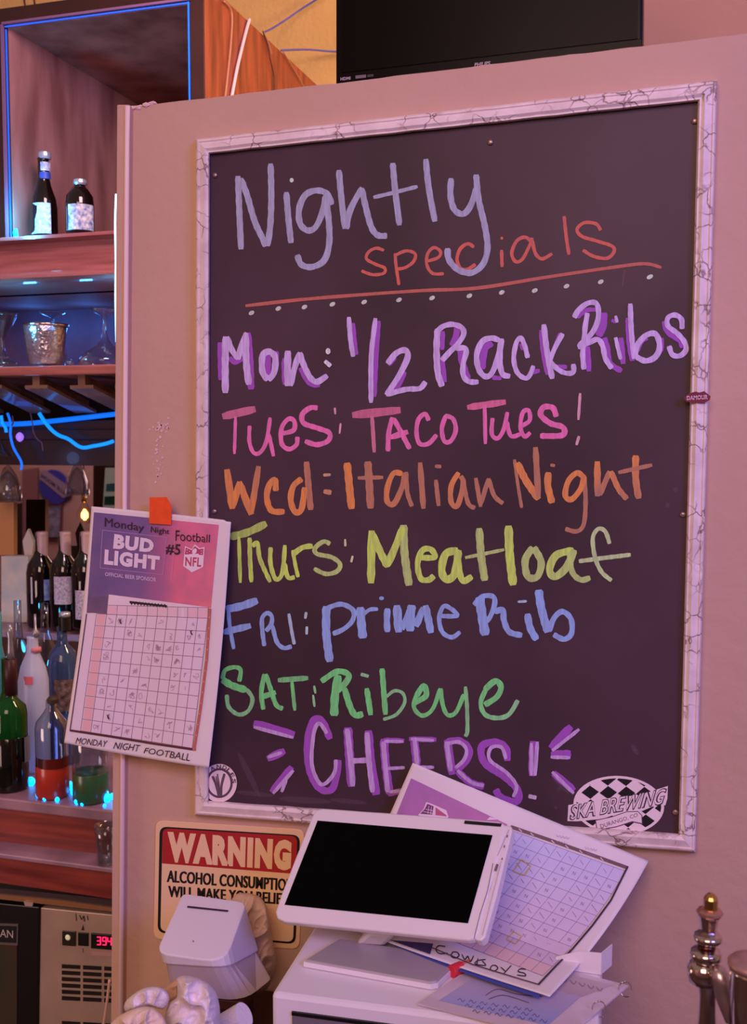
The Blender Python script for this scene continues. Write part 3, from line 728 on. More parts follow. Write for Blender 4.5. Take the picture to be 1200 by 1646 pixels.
for j in range(91):
    for i in range(61): V.append(SM1(*edge(i / 60, j / 90), 0))
for j in range(90):
    for i in range(60): a = j * 61 + i; F.append((a, a + 1, a + 62, a + 61))
part('sheet', V, F, PAPER, root, smooth=True, solid=0.0006)
Q = cr(100, 780, 3.579)
M = Marks(SM1)
M.e = 0.0007; M.dk = 0.00012
HQ = [(182, 155), (900, 228), (855, 705), (140, 735)]
hc = [(0, (112, 92, 140), (96, 88, 128)), (.42, (122, 94, 150), (132, 98, 150)), (.60, (196, 108, 152), (190, 108, 158)), (.68, (228, 116, 150), (232, 120, 146)), (1.0, (236, 120, 152), (242, 132, 136))]
e_ = M.lift()
for (u0, a0, b0), (u1, a1, b1) in zip(hc[:-1], hc[1:]):
    tl_, tr_, br_, bl_ = bil0(HQ, u0, 0), bil0(HQ, u1, 0), bil0(HQ, u1, 1), bil0(HQ, u0, 1)
    M.quadgrid(Q([tl_, tr_, br_, bl_]), [a0, a1, b1, b0], 20, 40, e=e_)
M.quadgrid(Q([(150, 640), (268, 640), (258, 742), (140, 730)]), [(104, 86, 112)] * 4, 10, 8)
M.build('printed_header', PRINT, root, 'purple to pink printed header')
M = Marks(SM1); M.e = 0.0016; M.dk = 0.00004
LT = (238, 220, 232)
for a, b in [((232, 258), (600, 300)), ((600, 300), (578, 515)), ((578, 515), (218, 475)), ((218, 475), (232, 258))]: M.stroke(Q([a, b]), 0.9, (190, 150, 200), raw=True)
M.text('BUD', Q([(300, 280), (530, 312), (522, 390), (292, 365)]), LT, bold=0.06)
M.text('LIGHT', Q([(245, 368), (562, 408), (556, 490), (240, 455)]), LT, bold=0.06)
M.text('OFFICIAL BEER SPONSOR', Q([(246, 500), (540, 532), (540, 556), (246, 522)]), (214, 190, 222), bold=0.02)
M.stroke(Q([(648, 290), (625, 550)]), 0.8, (230, 160, 190), raw=True)
sh = [(706, 350), (745, 368), (762, 340), (790, 362), (818, 356), (810, 470), (765, 492), (745, 502), (728, 488), (695, 465)]
M.poly(Q(sh), (244, 224, 230)); M.poly(Q([(710, 358), (745, 374), (762, 350), (788, 368), (812, 364), (809, 402), (704, 398)]), (196, 70, 110))
M.poly(Q([(703, 406), (808, 410), (804, 464), (762, 486), (745, 494), (728, 482), (700, 462)]), (244, 224, 230))
M.text('NFL', Q([(708, 412), (802, 416), (798, 470), (706, 464)]), (200, 70, 104), bold=0.03)
M.disc(100 + 760 / 3.579, 780 + 380 / 3.579, 3.4, 5, (244, 224, 230), rot=0.5)
for sx, sy in [(718, 372), (718, 388), (800, 378), (800, 392), (732, 380)]: M.disc(100 + sx / 3.579, 780 + sy / 3.579, .8, .8, (244, 224, 230), n=6)
M.build('lettering', INK, root, 'white printed lettering and shield emblem')
M = Marks(SM1); M.e = 0.0013; M.dk = 0.00001
PKC = (240, 196, 196)
# white grid field and its header band
M.quadgrid(Q([(268, 628), (838, 702), (836, 770), (256, 745)]), [(240, 222, 226)] * 4, 40, 6)
M.quadgrid(Q([(140, 735), (836, 768), (748, 1512), (47, 1405)]), [(238, 218, 224)] * 4, 50, 50)
g = [(197, 740), (836, 765), (747, 1512), (105, 1412)]
def bil(q, u, v):
    w = ((1 - u) * (1 - v), u * (1 - v), u * v, (1 - u) * v)
    return (sum(a * b[0] for a, b in zip(w, q)), sum(a * b[1] for a, b in zip(w, q)))
g0 = [(258, 690), (838, 705), (836, 768), (256, 748)]
for r in range(10): M.poly(Q([bil(g, 0.01, (r + .06) / 10), bil(g, .085, (r + .06) / 10), bil(g, .085, (r + .96) / 10), bil(g, .01, (r + .96) / 10)]), (240, 190, 186))
for c in range(10): M.poly(Q([bil(g0, (c + .06) / 10, .1), bil(g0, (c + .94) / 10, .1), bil(g0, (c + .94) / 10, .95), bil(g0, (c + .06) / 10, .95)]), (242, 198, 202) if c in (0, 8, 9) else (240, 208, 214))
GL = (140, 108, 124)
for i in range(12): M.stroke(Q([bil(g, i / 11, v / 4) for v in range(5)]), 0.75, GL, raw=True)
for j in range(11): M.stroke(Q([bil(g, u / 4, j / 10) for u in range(5)]), 0.75, GL, raw=True)
for i in range(11): M.stroke(Q([bil(g0, i / 10, 0), bil(g0, i / 10, 1)]), 0.6, GL, raw=True)
M.stroke(Q([(258, 690), (838, 705)]), .7, GL, raw=True)
M.stroke(Q([(140, 740), (110, 960), (45, 1408)]), 1.6, (70, 36, 50), raw=True)
M.stroke(Q([(45, 1410), (280, 1446), (520, 1486), (765, 1522)]), 3.4, (90, 44, 56), raw=True)
M.stroke(Q([(849, 712), (830, 1000), (795, 1280), (757, 1524)]), 4.6, (196, 110, 96), raw=True)
random.seed(5)
for k in range(12): 
    f = k / 12; x = 846 - 86 * f ** 1.4; y = 760 + f * 740; M.disc(100 + x / 3.579, 780 + y / 3.579, 0.9, 1.6, (230, 160, 140), n=6)
# scribbled-out title and pencil initials
zz = [(390 + i * 9, 676 + (8 if i % 2 else -8) + i * 0.8) for i in range(24)]
M.stroke(Q(zz), 2.6, (50, 30, 36), raw=True); M.stroke(Q([(390, 672), (600, 696)]), 3.4, (50, 30, 36), raw=True)
for k in range(62):
    u, v = random.randrange(1, 11) / 11 + 0.045, (random.randrange(0, 10) + 0.5) / 10
    cx, cy = bil(g, u, v); n = random.randint(4, 7)
    M.stroke(Q([(cx + random.uniform(-17, 17), cy + random.uniform(-20, 20)) for _ in range(n)]), 0.55, (176, 146, 164))
for cx, cy in [(262, 1330), (332, 782), (740, 845)]: M.stroke(Q([(cx - 6, cy - 10), (cx + 8, cy + 14), (cx - 2, cy + 4), (cx + 6, cy - 12)]), 1.1, (70, 40, 56))
M.build('pool_grid', INK, root, 'ruled grid of squares with pencil marks')
M = Marks(SM1); M.e = 0.0024
BK = (60, 34, 50)
M.text('Monday', Q([(245, 185), (470, 225), (468, 278), (243, 252)]), BK, jitter=0.35, fat=.15)
M.text('Night', Q([(510, 236), (615, 252), (615, 292), (508, 280)]), BK, jitter=0.35, fat=.15)
M.text('Football', Q([(652, 258), (850, 285), (848, 330), (650, 318)]), BK, jitter=0.35)
M.text('#5', Q([(598, 335), (682, 340), (676, 408), (592, 395)]), BK, bold=0.015)
M.text('MONDAY', Q([(80, 1450), (262, 1470), (256, 1508), (74, 1484)]), BK, shear=.2, jitter=0.3)
M.text('NIGHT', Q([(300, 1475), (450, 1495), (444, 1532), (292, 1515)]), BK, shear=.2, jitter=0.3)
M.text('FOOTBALL', Q([(472, 1508), (736, 1545), (734, 1588), (466, 1540)]), BK, shear=.2, jitter=0.3)
M.build('handwriting', INK, root, 'black handwritten notes')
# orange tape
tp = Q([(502, 70), (600, 68), (628, 122), (626, 228), (500, 220)])
tag(mesh('tape_piece', *prism([SM1(x, y, 0.005) for x, y in tp], Vector((0, 0.0008, 0))), mat('orange_tape', (255, 92, 40), 0.45, var=.15, vscale=60)), 'bright orange tape piece holding the football pool sheet to the wall', 'tape')

# ================================================================== WARNING SIGN
R1 = cr(180, 1240, 3.529)
def rrect(q, r, n=6):
    """rounded corners for a quad TL TR BR BL"""
    out = []
    for k in range(4):
        c = Vector(q[k]); a = (Vector(q[k - 1]) - c).normalized() * r; b = (Vector(q[(k + 1) % 4]) - c).normalized() * r
        for i in range(n + 1):
            t = i / n
            out.append(tuple(c + a * (1 - t) ** 2 + b * t ** 2))
    return out
root = thing('warning_sign', P(370, 1500, D), 'cream metal WARNING sign with red heading on the wall below the board', 'sign')
oq = [(248, 277), (1090, 330), (1060, 1010), (235, 950)]
part('plate', *pp(R1(rrect(oq, 45)), D - 0.004, 0.0035), mat('cream_enamel', (246, 206, 158), 0.4), root, bevel=0.0008)
M = Marks(lambda x, y, e: P(x, y, D - 0.0042 - e))
iq = [(270, 312), (1066, 362), (1040, 980), (258, 915)]
M.poly(R1(rrect(iq, 45)), (22, 14, 16)); M.poly(R1(rrect([(287, 322), (1050, 368), (1026, 968), (274, 905)], 36)), (246, 206, 158))
hd = rrect([(287, 322), (1050, 368), (1044, 582), (283, 522)], 36)
M.poly(R1(hd[:14] + [(1044, 582), (283, 522)]), (176, 36, 40))
M.text('WARNING', R1([(314, 340), (1020, 390), (1012, 564), (314, 514)]), (246, 206, 158), bold=0.075)
M.text('ALCOHOL CONSUMPTION', R1([(314, 560), (1030, 612), (1028, 682), (312, 628)]), (24, 16, 18), bold=0.012, fat=0.75)
M.text('WILL MAKE YOU BELIEVE', R1([(320, 648), (1030, 694), (1028, 760), (320, 712)]), (24, 16, 18), bold=0.012, fat=0.75)
M.build('lettering', INK, root)

# ================================================================== BAR COUNTER, CASH DRAWER, POS DISPLAY
ZT = 1.035
bw = P(250, 1500, D)
root = thing('back_counter', Vector((-0.2, 1.3, 0)), 'dark brown counter against the tan partition under the payment display', 'counter')
part('counter_top', *boxv((-0.72, 1.0, 0.776), (0.45, D - 0.002, 0.816)), mat('dark_counter', (78, 42, 32), 0.4, var=.3), root, bevel=0.004)
part('counter_base', *boxv((-0.70, 1.06, 0.0), (0.42, D - 0.002, 0.776)), WOODD, root)
# cash drawer: corners read on its top plane
c0 = PZ(436, 1596, ZT); c1 = PZ(850, 1649, ZT); c3 = PZ(497, 1536, ZT)
ex = (c1 - c0); ex.normalize(); ey = Vector((-ex.y, ex.x, 0))
wid = 0.412; dep = min((c3 - c0).dot(ey) + 0.10, 0.32)
top4 = [c0, c0 + ex * wid, c0 + ex * wid + ey * dep, c0 + ey * dep]
root = thing('cash_drawer', Vector((c0.x, c0.y, 0.817)), 'white cash drawer box with grey front under the payment display', 'cash drawer')
part('body', *prism(top4, Vector((0, 0, -(ZT - 0.8175)))), WHITE, root, bevel=0.006)
fr = [c0 + ex * 0.028 - ey * 0.003 + Vector((0, 0, -0.022)), c0 + ex * (wid - 0.028) - ey * 0.003 + Vector((0, 0, -0.022))]
fr += [fr[1] + Vector((0, 0, -0.11)), fr[0] + Vector((0, 0, -0.11))]
part('drawer_front', *prism(fr, ey * 0.006), DARKG, root, bevel=0.002)
fr2 = [fr[0] + Vector((0, 0, 0.002)), fr[1] + Vector((0, 0, 0.002)), fr[1] + Vector((0, 0, -0.0025)), fr[0] + Vector((0, 0, -0.0025))]
part('drawer_gap', *prism([v - ey * 0.0006 for v in fr2], ey * 0.004), BLACK, root)

# payment display: rectangle recovered from its four corners
T0 = 1.60
qd = [((503, 1300), 1.0), ((816, 1324), 0.914), ((765, 1513), 0.845), ((438, 1470), 0.931)]
cs = [PT(a[0], a[1], T0 * t) for a, t in qd]
u_ = (cs[1] - cs[0]); v_ = (cs[3] - cs[0]); v_ = v_ - u_ * (v_.dot(u_) / u_.length_squared)
nrm = u_.cross(v_).normalized()
if nrm.y > 0: nrm = -nrm
def SD(x, y, e): return PPL(x, y, cs[0], nrm) + nrm * e
zb = ZT + 0.001
base_c = PZ(610, 1540, zb)
root = thing('payment_display', base_c, 'white touchscreen payment terminal with black screen on a grey stand', 'payment terminal')
R2 = cr(430, 1180, 2.857)
outl = R2([(205, 372), (225, 345), (255, 340), (700, 372), (1060, 400), (1085, 412), (1092, 430), (1020, 700), (968, 905), (948, 940), (920, 946), (480, 900), (75, 860), (42, 845), (35, 815), (60, 740), (130, 560)])
V, F = prism([SD(x, y, 0) for x, y in outl], -nrm * 0.012)
part('screen_housing', V, F, WHITE, root, bevel=0.003, segs=3)
# card reader on the right edge, rear shell
rd = R2([(1080, 412), (1118, 420), (1120, 440), (1048, 740), (995, 930), (975, 946), (948, 940), (1020, 700)])
V, F = prism([SD(x, y, -0.002) for x, y in rd], -nrm * 0.016)
part('card_reader', V, F, WHITE, root, bevel=0.002)
back = R2([(280, 420), (980, 475), (900, 860), (170, 790)])
V, F = prism([SD(x, y, -0.012) for x, y in back], -nrm * 0.022)
part('rear_shell', V, F, GREYM, root, bevel=0.006)
M = Marks(SD); M.e = 0.0006
M.poly(R2([(230, 398), (1033, 465), (920, 870), (78, 785)]), (3, 3, 4))
o = M.build('screen', BLACKG, root); o.data.materials.clear(); o.data.materials.append(BLACKG)
M = Marks(SD); M.e = 0.0008
M.poly(R2([(905, 398), (1075, 412), (1070, 427), (902, 413)]), (24, 18, 26))
M.stroke(R2([(1035, 595), (1010, 720), (975, 830), (948, 940)]), 1.0, (120, 96, 112), raw=True)
for a in ([(1102, 465), (1098, 475)], [(1088, 512), (1085, 522)], [(1078, 570), (1075, 578)]): M.stroke(R2(a), 1.5, (90, 70, 90), raw=True)
M.stroke(R2([(1055, 600), (1046, 628)]), 3.6, (120, 100, 118), raw=True)
M.stroke(R2([(1108, 440), (1055, 560)]), 0.6, (150, 126, 150), raw=True)
M.stroke(R2([(1072, 585), (985, 925)]), 0.7, (176, 150, 160), raw=True)
M.build('printed_marks', INK, root)
# foot plate
bq = R2([(170, 1036), (330, 938), (760, 1005), (840, 1058), (838, 1075), (778, 1132), (745, 1138)])
bp_ = [PZ(x, y, zb + 0.010) for x, y in bq]
part('foot_plate', *prism(bp_, Vector((0, 0, -0.0098))), GREYM, root, bevel=0.002, label='brushed grey foot plate')
part('foot_edge', *prism([p + (p - base_c).normalized() * 0.0015 - Vector((0, 0, 0.003 + 0.0)) for p in bp_], Vector((0, 0, -0.0068))), WHITE, root)
nq = R2([(418, 905), (545, 925), (540, 960), (485, 978), (395, 970)])
nk = [PZ(x, y, zb + 0.012) for x, y in nq[2:]]
n1 = SD(*R2([(425, 860)])[0], -0.03); n2 = SD(*R2([(555, 875)])[0], -0.03)
b1 = PZ(*R2([(400, 968)])[0], zb + 0.008); b2 = PZ(*R2([(535, 975)])[0], zb + 0.008)
dn = Vector((0.0, 0.05, 0))
V = [n1, n2, b2, b1, n1 + dn, n2 + dn, b2 + dn, b1 + dn]
part('neck', V, [(0, 1, 2, 3), (7, 6, 5, 4), (0, 4, 5, 1), (1, 5, 6, 2), (2, 6, 7, 3), (3, 7, 4, 0)], WHITE, root, bevel=0.006)

# small marker with red cap
mk = [PZ(725, 1562, ZT + 0.008), PZ(742, 1555, ZT + 0.008), PZ(756, 1550, ZT + 0.008)]
root = thing('marker_pen', PZ(740, 1560, ZT), 'marker pen with a red end lying on the white cash drawer', 'pen')
part('cap', *tube([mk[0], mk[1]], 0.0085, 14, False), mat('red_plastic', (220, 50, 60), 0.4), root, label='red cap', bevel=0.001)
part('barrel', *tube([mk[1], mk[2]], 0.0068, 14, False), mat('orange_plastic', (214, 120, 80), 0.4), root)

# transparent sleeve with a printed slip
zs = ZT + 0.0045
sl = [(671, 1613), (738, 1567), (800, 1552), (905, 1557), (1010, 1584), (958, 1628), (905, 1668), (820, 1650)]
root = thing('plastic_sleeve', PZ(850, 1610, ZT), 'clear plastic sleeve holding a blue and grey printed sheet at the drawer edge', 'plastic sleeve')
part('sheet', *prism([PZ(x, y, zs) for x, y in sl], Vector((0, 0, -0.002))), mat('sleeve_film', (214, 196, 204), 0.2, coat=0.5), root)
M = Marks(lambda x, y, e: PZ(x, y, zs + e))
M.quadgrid([(705, 1608), (760, 1572), (935, 1600), (880, 1648)], [(168, 170, 214), (196, 176, 196), (186, 166, 190), (150, 160, 220)], 10, 10)
M.quadgrid([(800, 1565), (890, 1560), (985, 1583), (935, 1602)], [(206, 180, 186), (190, 166, 172), (206, 186, 190), (180, 160, 170)], 8, 8)
for a in ([(780, 1600), (800, 1590), (830, 1598), (870, 1602)], [(785, 1606), (810, 1600), (850, 1612)], [(820, 1585), (840, 1592), (880, 1596)]): M.stroke(a, 1.6, (120, 90, 110))
for j in range(3):
    for i in range(7):
        x = 735 + i * 18 + j * 12; y = 1608 + i * 2.6 + j * 9; M.stroke([(x, y), (x + 4, y - 3), (x + 8, y + 2), (x + 12, y - 1)], 1.1, (110, 100, 150))
for i in range(5): M.stroke([(902 + i * 14, 1572 + i * 3.6), (908 + i * 14, 1578 + i * 3.6), (912 + i * 14, 1573 + i * 3.8)], 1.4, (160, 134, 146))
M.build('print', INK, root)
for k, (x, y) in enumerate([(1004, 1590), (962, 1622)]):
    c = PZ(x, y, zs + 0.002); pts_ = [c + Vector((0.008 * math.cos(a), 0.002 * math.sin(a * 2), 0.010 * math.sin(a))) for a in [i * 0.55 for i in range(11)]]
    part('ring', *tube(pts_, 0.0008, 6), CHROME, root, smooth=True)
# folded white card
cb = PZ(964, 1567, ZT + 0.001); Ycd = cb.y
tag(mesh('folded_card', *join(pp([(893, 1538), (930, 1529), (965, 1532), (964, 1567), (893, 1556)], Ycd, 0.0012), prism([cb, cb + Vector((0.012, 0.03, 0)), P(965, 1532, Ycd) + Vector((0.012, 0.03, 0)), P(965, 1532, Ycd)], Vector((0.001, 0, 0)))), PAPER), 'folded blank white card standing behind the lower corner of the leaning pool sheet', 'card')

# ================================================================== SECOND POOL SHEET
YBR = PZ(883, 1602, ZT + 0.003).y
def SM2(x, y, e):
    dx_, dy_ = x - 663, y - 1226
    v = (dy_ * 379 - dx_ * 158) / (240 * 379 + 135 * 158); u = (dx_ + 135 * v) / 379
    v = max(0, v); u = max(0, u)
    Y = 1.566 + (0.0 * u) - v * (0.03 * (1 - u) + (1.566 - YBR) * u)
    Y = min(Y, PZ(x, y, ZT + 0.0135).y)
    return P(x, y, Y - e)
q2 = [(663, 1226), (1042, 1384), (883, 1602), (548, 1487)]
def e2(u, v):
    x, y = bil(q2, u, v); b = 4 * v * (1 - v)
    return x + 7 * b * u, y + 7 * b * u + 3 * math.sin(u * math.pi) * v
root = thing('football_pool_sheet', P(800, 1600, 1.47), 'paper pool sheet with slashed lilac squares leaning behind the payment display', 'poster')
def grid_sheet(S, ef, n=24):
    V, F = [], []
    for j in range(n + 1):
        for i in range(n + 1): V.append(S(*ef(i / n, j / n), 0))
    for j in range(n):
        for i in range(n): a = j * (n + 1) + i; F.append((a, a + 1, a + n + 2, a + n + 1))
    return V, F
part('sheet', *grid_sheet(SM2, e2, 60), PAPER, root, smooth=True, solid=0.0006)
R3 = cr(780, 1200, 2.857)
M = Marks(SM2); M.e = 0.0009
M.quadgrid([(660.5, 1251), (815, 1325), (790, 1420), (600, 1400)], [(180, 120, 186), (206, 120, 176), (200, 120, 170), (190, 120, 170)], 30, 20)
M.build('printed_picture', PRINT, root, 'purple and pink printed picture')
M = Marks(SM2); M.e = 0.0016
sh2 = R2([(728, 312), (765, 325), (820, 350), (830, 380), (800, 420), (690, 372), (715, 345)])
M.poly(sh2, (240, 216, 226)); M.poly(R2([(733, 320), (762, 332), (755, 370), (700, 366), (720, 345)]), (120, 60, 110)); M.poly(R2([(770, 337), (812, 354), (822, 378), (770, 372)]), (196, 90, 130))
for a, b in [((740, 330), (735, 365)), ((752, 335), (748, 368)), ((725, 345), (760, 352)), ((715, 356), (758, 364))]: M.stroke(R2([a, b]), 0.8, (240, 216, 226), raw=True)
M.poly(R2([(1005, 395), (1060, 392), (1020, 380)]), (240, 216, 226))
M.build('shield_emblem', INK, root)
M = Marks(SM2); M.e = 0.0012
gq = [(118, 385), (642, 572), (262, 1052), (-282, 842)]
def b3(u, v):
    x, y = bil(gq, u, v); b = 4 * v * (1 - v) * u
    return (x + 20 * b, y + 14 * b)
V0 = len(M.V)
e_ = M.lift()
for j in range(10):
    for i in range(10):
        c = [b3(i / 10, j / 10), b3((i + 1) / 10, j / 10), b3((i + 1) / 10, (j + 1) / 10), b3(i / 10, (j + 1) / 10)]
        cy = (c[0][1] + c[2][1]) / 2; f = min(max((cy - 380) / 640, 0), 1)
        M.poly(R3(c), (int(206 + 26 * f), int(206 - 2 * f), int(238 - 18 * f)) if j < 9 else (240, 204, 200), e=e_)
GC = (140, 116, 156)
for i in range(11): M.stroke(R3([b3(i / 10, v / 8) for v in range(9)]), 0.6, GC, raw=True)
for j in range(11): M.stroke(R3([b3(u / 8, j / 10) for u in range(9)]), 0.6, GC, raw=True)
random.seed(8)
for j in range(9):
    for i in range(10):
        if random.random() < 0.85:
            cx, cy = b3((i + .5) / 10, (j + .5) / 10); a = random.uniform(9, 18); sg = 1
            if random.random() < .6: M.stroke(R3([(cx - a * .7, cy - a), (cx + a * .7, cy + a)]), 0.6, GC, raw=True)
            else: M.stroke(R3([(cx - 8, cy + 6), (cx - 3, cy - 8), (cx + 2, cy + 8), (cx + 8, cy - 6)]), 0.55, GC)
M.stroke(R3([(118, 368), (300, 430), (470, 490), (652, 556)]), 5, (120, 92, 96), raw=True)
for f in (0.08, 0.18, 0.36, 0.48, 0.6, 0.78): 
    x, y = 118 + 534 * f, 368 + 190 * f; M.stroke(R3([(x - 7, y - 6), (x + 6, y + 8)]), 1.6, (220, 200, 206), raw=True)
M.stroke(R3([(652, 552), (576, 705), (490, 822), (400, 928), (320, 1010), (243, 1092)]), 3.0, (74, 46, 62), raw=True)
M.stroke(R3([(-290, 905), (-60, 1000), (110, 1052), (243, 1092)]), 1.8, (90, 66, 84), raw=True)
for sq in ([(165, 518), (208, 548), (178, 592), (128, 572)], [(130, 850), (166, 872), (138, 906), (96, 884)]): M.stroke(R3(sq + [sq[0]]), 1.4, (208, 184, 92), raw=True)
for x, y, w in [(325, 405, 60), (325, 430, 50), (455, 460, 56), (465, 485, 40)]:
    M.stroke(R3([(x + i * w / 8, y + (i % 2) * 9 + i * 1.5) for i in range(9)]), 0.7, (170, 150, 180), raw=True)
M.poly(R2([(560, 945), (760, 962), (745, 1010)]), (60, 50, 100))
M.build('pool_grid', INK, root, 'ruled grid of squares with slashed cells')
M = Marks(SM2); M.e = 0.002
BKI = (30, 18, 34)
W1 = lambda p: R2(p)
for s_ in ([(815, 975), (785, 972), (772, 990), (790, 1008), (825, 1005)], [(850, 1000), (842, 1018), (858, 1028), (878, 1018), (870, 1002), (850, 1000)],
           [(892, 1012), (905, 1035), (918, 1020), (930, 1045), (945, 1018)], [(1000, 1035), (965, 1040), (952, 1055), (1000, 1062), (985, 1042)], [(965, 1030), (960, 1060)],
           [(1030, 1062), (1022, 1078), (1038, 1088), (1056, 1076), (1046, 1062), (1030, 1062)], [(1070, 1070), (1090, 1088)], [(1118, 1062), (1085, 1098)],
           [(1185, 1080), (1160, 1078), (1150, 1090), (1178, 1098), (1182, 1110), (1145, 1106)]): M.stroke(R2(s_), 1.7, BKI)
M.build('handwriting', INK, root, 'black handwritten capitals')
# blue-edged sheet just behind it
def SM3(x, y, e): 
    p = SM2(x, y, e); return p + (p - CAM).normalized() * 0.004
root = thing('blue_edged_sheet', P(700, 1540, 1.475), 'blue-edged sheet peeking out below the pool sheet that leans behind the payment display', 'poster')
q3 = [(640, 1440), (900, 1500), (866, 1604), (600, 1506)]
part('sheet', *grid_sheet(SM3, lambda u, v: (bil(q3, u, v)[0], bil(q3, u, v)[1] + 4 * math.sin(u * 3.14)), 10), mat('blue_edge_print', (70, 84, 170), 0.5), root, solid=0.0006)

# ================================================================== RECEIPT PRINTER, BAG, TOWELS
R1p = lambda *p: R1(list(p))
def H(pt, Y): x, y = R1([pt])[0]; return P(x, y, Y)
root = thing('receipt_printer', P(330, 1610, 1.28), 'white receipt printer with a slotted sloping lid below the warning sign', 'printer')
ya, yb = 1.44, 1.31
tl, tr, bl = H((400, 690), ya), H((762, 742), ya), H((245, 1030), yb)
br = PPL(*R1([(640, 1085)])[0], tl, (tr - tl).cross(bl - tl).normalized())
bl2, br2, tr2 = H((268, 1092), yb + .005), H((650, 1118), yb + .005), H((842, 1012), ya + 0.02)
tl2 = H((480, 990), ya + 0.02)
def rq(q, r): return [Vector(v) for v in rrect3(q, r)]
def rrect3(q, r, n=5):
    out = []
    for k in range(4):
        c = q[k]; rr = r[k] if isinstance(r, list) else r
        a = (q[k - 1] - c).normalized() * rr; b = (q[(k + 1) % 4] - c).normalized() * rr
        for i in range(n + 1): t = i / n; out.append(c + a * (1 - t) ** 2 + b * t ** 2)
    return out
tq = rrect3([tl, tr, br, bl], [0.01, 0.014, 0.035, 0.022]); lq = rrect3([tl2, tr2, br2, bl2], [0.01, 0.014, 0.035, 0.02])
n = len(tq)
V = tq + lq; F = [tuple(range(n)), tuple(range(2 * n - 1, n - 1, -1))] + [(i, (i + 1) % n, n + (i + 1) % n, n + i) for i in range(n)]
part('lid', V, F, WHITE, root, bevel=0.002)
ctr = sum(lq, Vector()) / n
up = [p.lerp(ctr, 0.06) for p in lq]
ZP = H((740, 1310), yb + .02).z
lowq = [PZ(*R1([q])[0], ZP) for q in ((480, 1160), (925, 1160), (740, 1310), (300, 1240))]
lw = rrect3(lowq, [0.01, 0.02, 0.035, 0.02])
V = up + lw; F = [tuple(range(n)), tuple(range(2 * n - 1, n - 1, -1))] + [(i, (i + 1) % n, n + (i + 1) % n, n + i) for i in range(n)]
part('body', V, F, mat('warm_grey_plastic', (190, 172, 172), 0.45), root, bevel=0.002)
pn = (tr - tl).cross(bl - tl).normalized()
if pn.dot(CAM - tl) < 0: pn = -pn
def SP(x, y, e): return PPL(x, y, tl, pn) + pn * e
M = Marks(SP); M.e = 0.001
M.poly(R1([(428, 765), (660, 790), (657, 800), (426, 776)]), (60, 36, 56)); M.build('paper_slot', INK, root); M = Marks(SP); M.e = 0.001; M.disc(180 + 461 / 3.529, 1240 + 966 / 3.529, 1.2, 1.2, (110, 90, 110), n=8); M.build('indicator', INK, root)

def blob(c, rad, seed, amp, freq, m, name, label, cat, sq=(1, 1, 1), subd=5, flat=None, crease=0.5):
    bm = bmesh.new(); bmesh.ops.create_icosphere(bm, subdivisions=subd, radius=1)
    for v in bm.verts:
        p = v.co.copy(); off = Vector((seed * 7.3, seed * 3.1, seed))
        w = noise.noise(p * freq + off) ; r_ = 1 - abs(noise.noise(p * freq * 1.9 + off * 2)) * 2
        d = 1 + amp * w + amp * crease * (r_ ** 3)
        q = Vector((p.x * sq[0], p.y * sq[1], p.z * sq[2])) * rad * d
        if flat is not None and c.z + q.z < flat: q.z = flat - c.z + 0.0
        v.co = c + q
    me = bpy.data.meshes.new(name); bm.to_mesh(me); bm.free(); me.materials.append(m)
    for p in me.polygons: p.use_smooth = True
    o = bpy.data.objects.new(name, me); link(o)
    return tag(o, label, cat)
# dark stand under the printer
root = thing('printer_stand', Vector((lowq[3].x, 1.3, 0.8165)), 'dark brown stand under the receipt printer', 'stand')
sx0, sx1 = lowq[3].x + .03, lowq[2].x - .004
part('top', *boxv((sx0 - .01, lowq[2].y + .004, ZP - .02), (sx1, lowq[1].y - .02, ZP - .002)), mat('dark_counter', (78, 42, 32), 0.4, var=.3), root, bevel=.003)
part('pedestal', *boxv((sx0, lowq[2].y + .01, 0.8165), (sx1 - .004, lowq[1].y - .025, ZP - .02)), WOODD, root)
CL = mat('white_towel', (238, 224, 226), 0.9, bump=0.35, bscale=300, var=.12, vscale=20)
def cloth(name, label, px0, Y0, outline, m, seed, depth, cat='towel'):
    # draped heap: outline read at depth Y0, bulging towards the viewer with soft folds
    V, F = [], []; nr, na = 22, 72
    cx = sum(p[0] for p in outline) / len(outline); cy = sum(p[1] for p in outline) / len(outline)
    nr = 36
    ring = catmull([(x, y, 0) for x, y in outline + outline[:1]], 16)[:-1]; na = len(ring)
    for sgn in (1, -1):
        for j in range(nr + 1):
            t = j / nr
            for k in range(na):
                q = ring[k]; x = cx + (q.x - cx) * t; y = cy + (q.y - cy) * t
                prof = math.sqrt(max(0, 1 - t ** 3))
                n_ = noise.noise(Vector((x * .022 + seed, y * .022, seed))); r_ = 1 - 2 * abs(noise.noise(Vector((x * .03 + seed * 2, y * .022 + x * .012, seed + 4))))
                r2 = 1 - 2 * abs(noise.noise(Vector((x * .06 + y * .03 + seed, y * .05, seed + 9))))
                h = depth * prof * (1 + .35 * n_ + (.4 * r_ ** 3 + .1 * r2 ** 3) * (1 if sgn > 0 else 0))
                V.append(P(x, y, Y0 - (h if sgn > 0 else -h * .8)))
    def idx(s_, j, k): return (0 if s_ > 0 else (nr + 1) * na) + j * na + k % na
    for s_ in (1, -1):
        for j in range(nr):
            for k in range(na): F.append((idx(s_, j, k), idx(s_, j, k + 1), idx(s_, j + 1, k + 1), idx(s_, j + 1, k)))
    me_ = mesh(name, V, F, m, smooth=True)
    bm = bmesh.new(); bm.from_mesh(me_.data); bmesh.ops.remove_doubles(bm, verts=bm.verts, dist=0.0004); bmesh.ops.recalc_face_normals(bm, faces=bm.faces); bm.to_mesh(me_.data); bm.free()
    return tag(me_, label, cat)
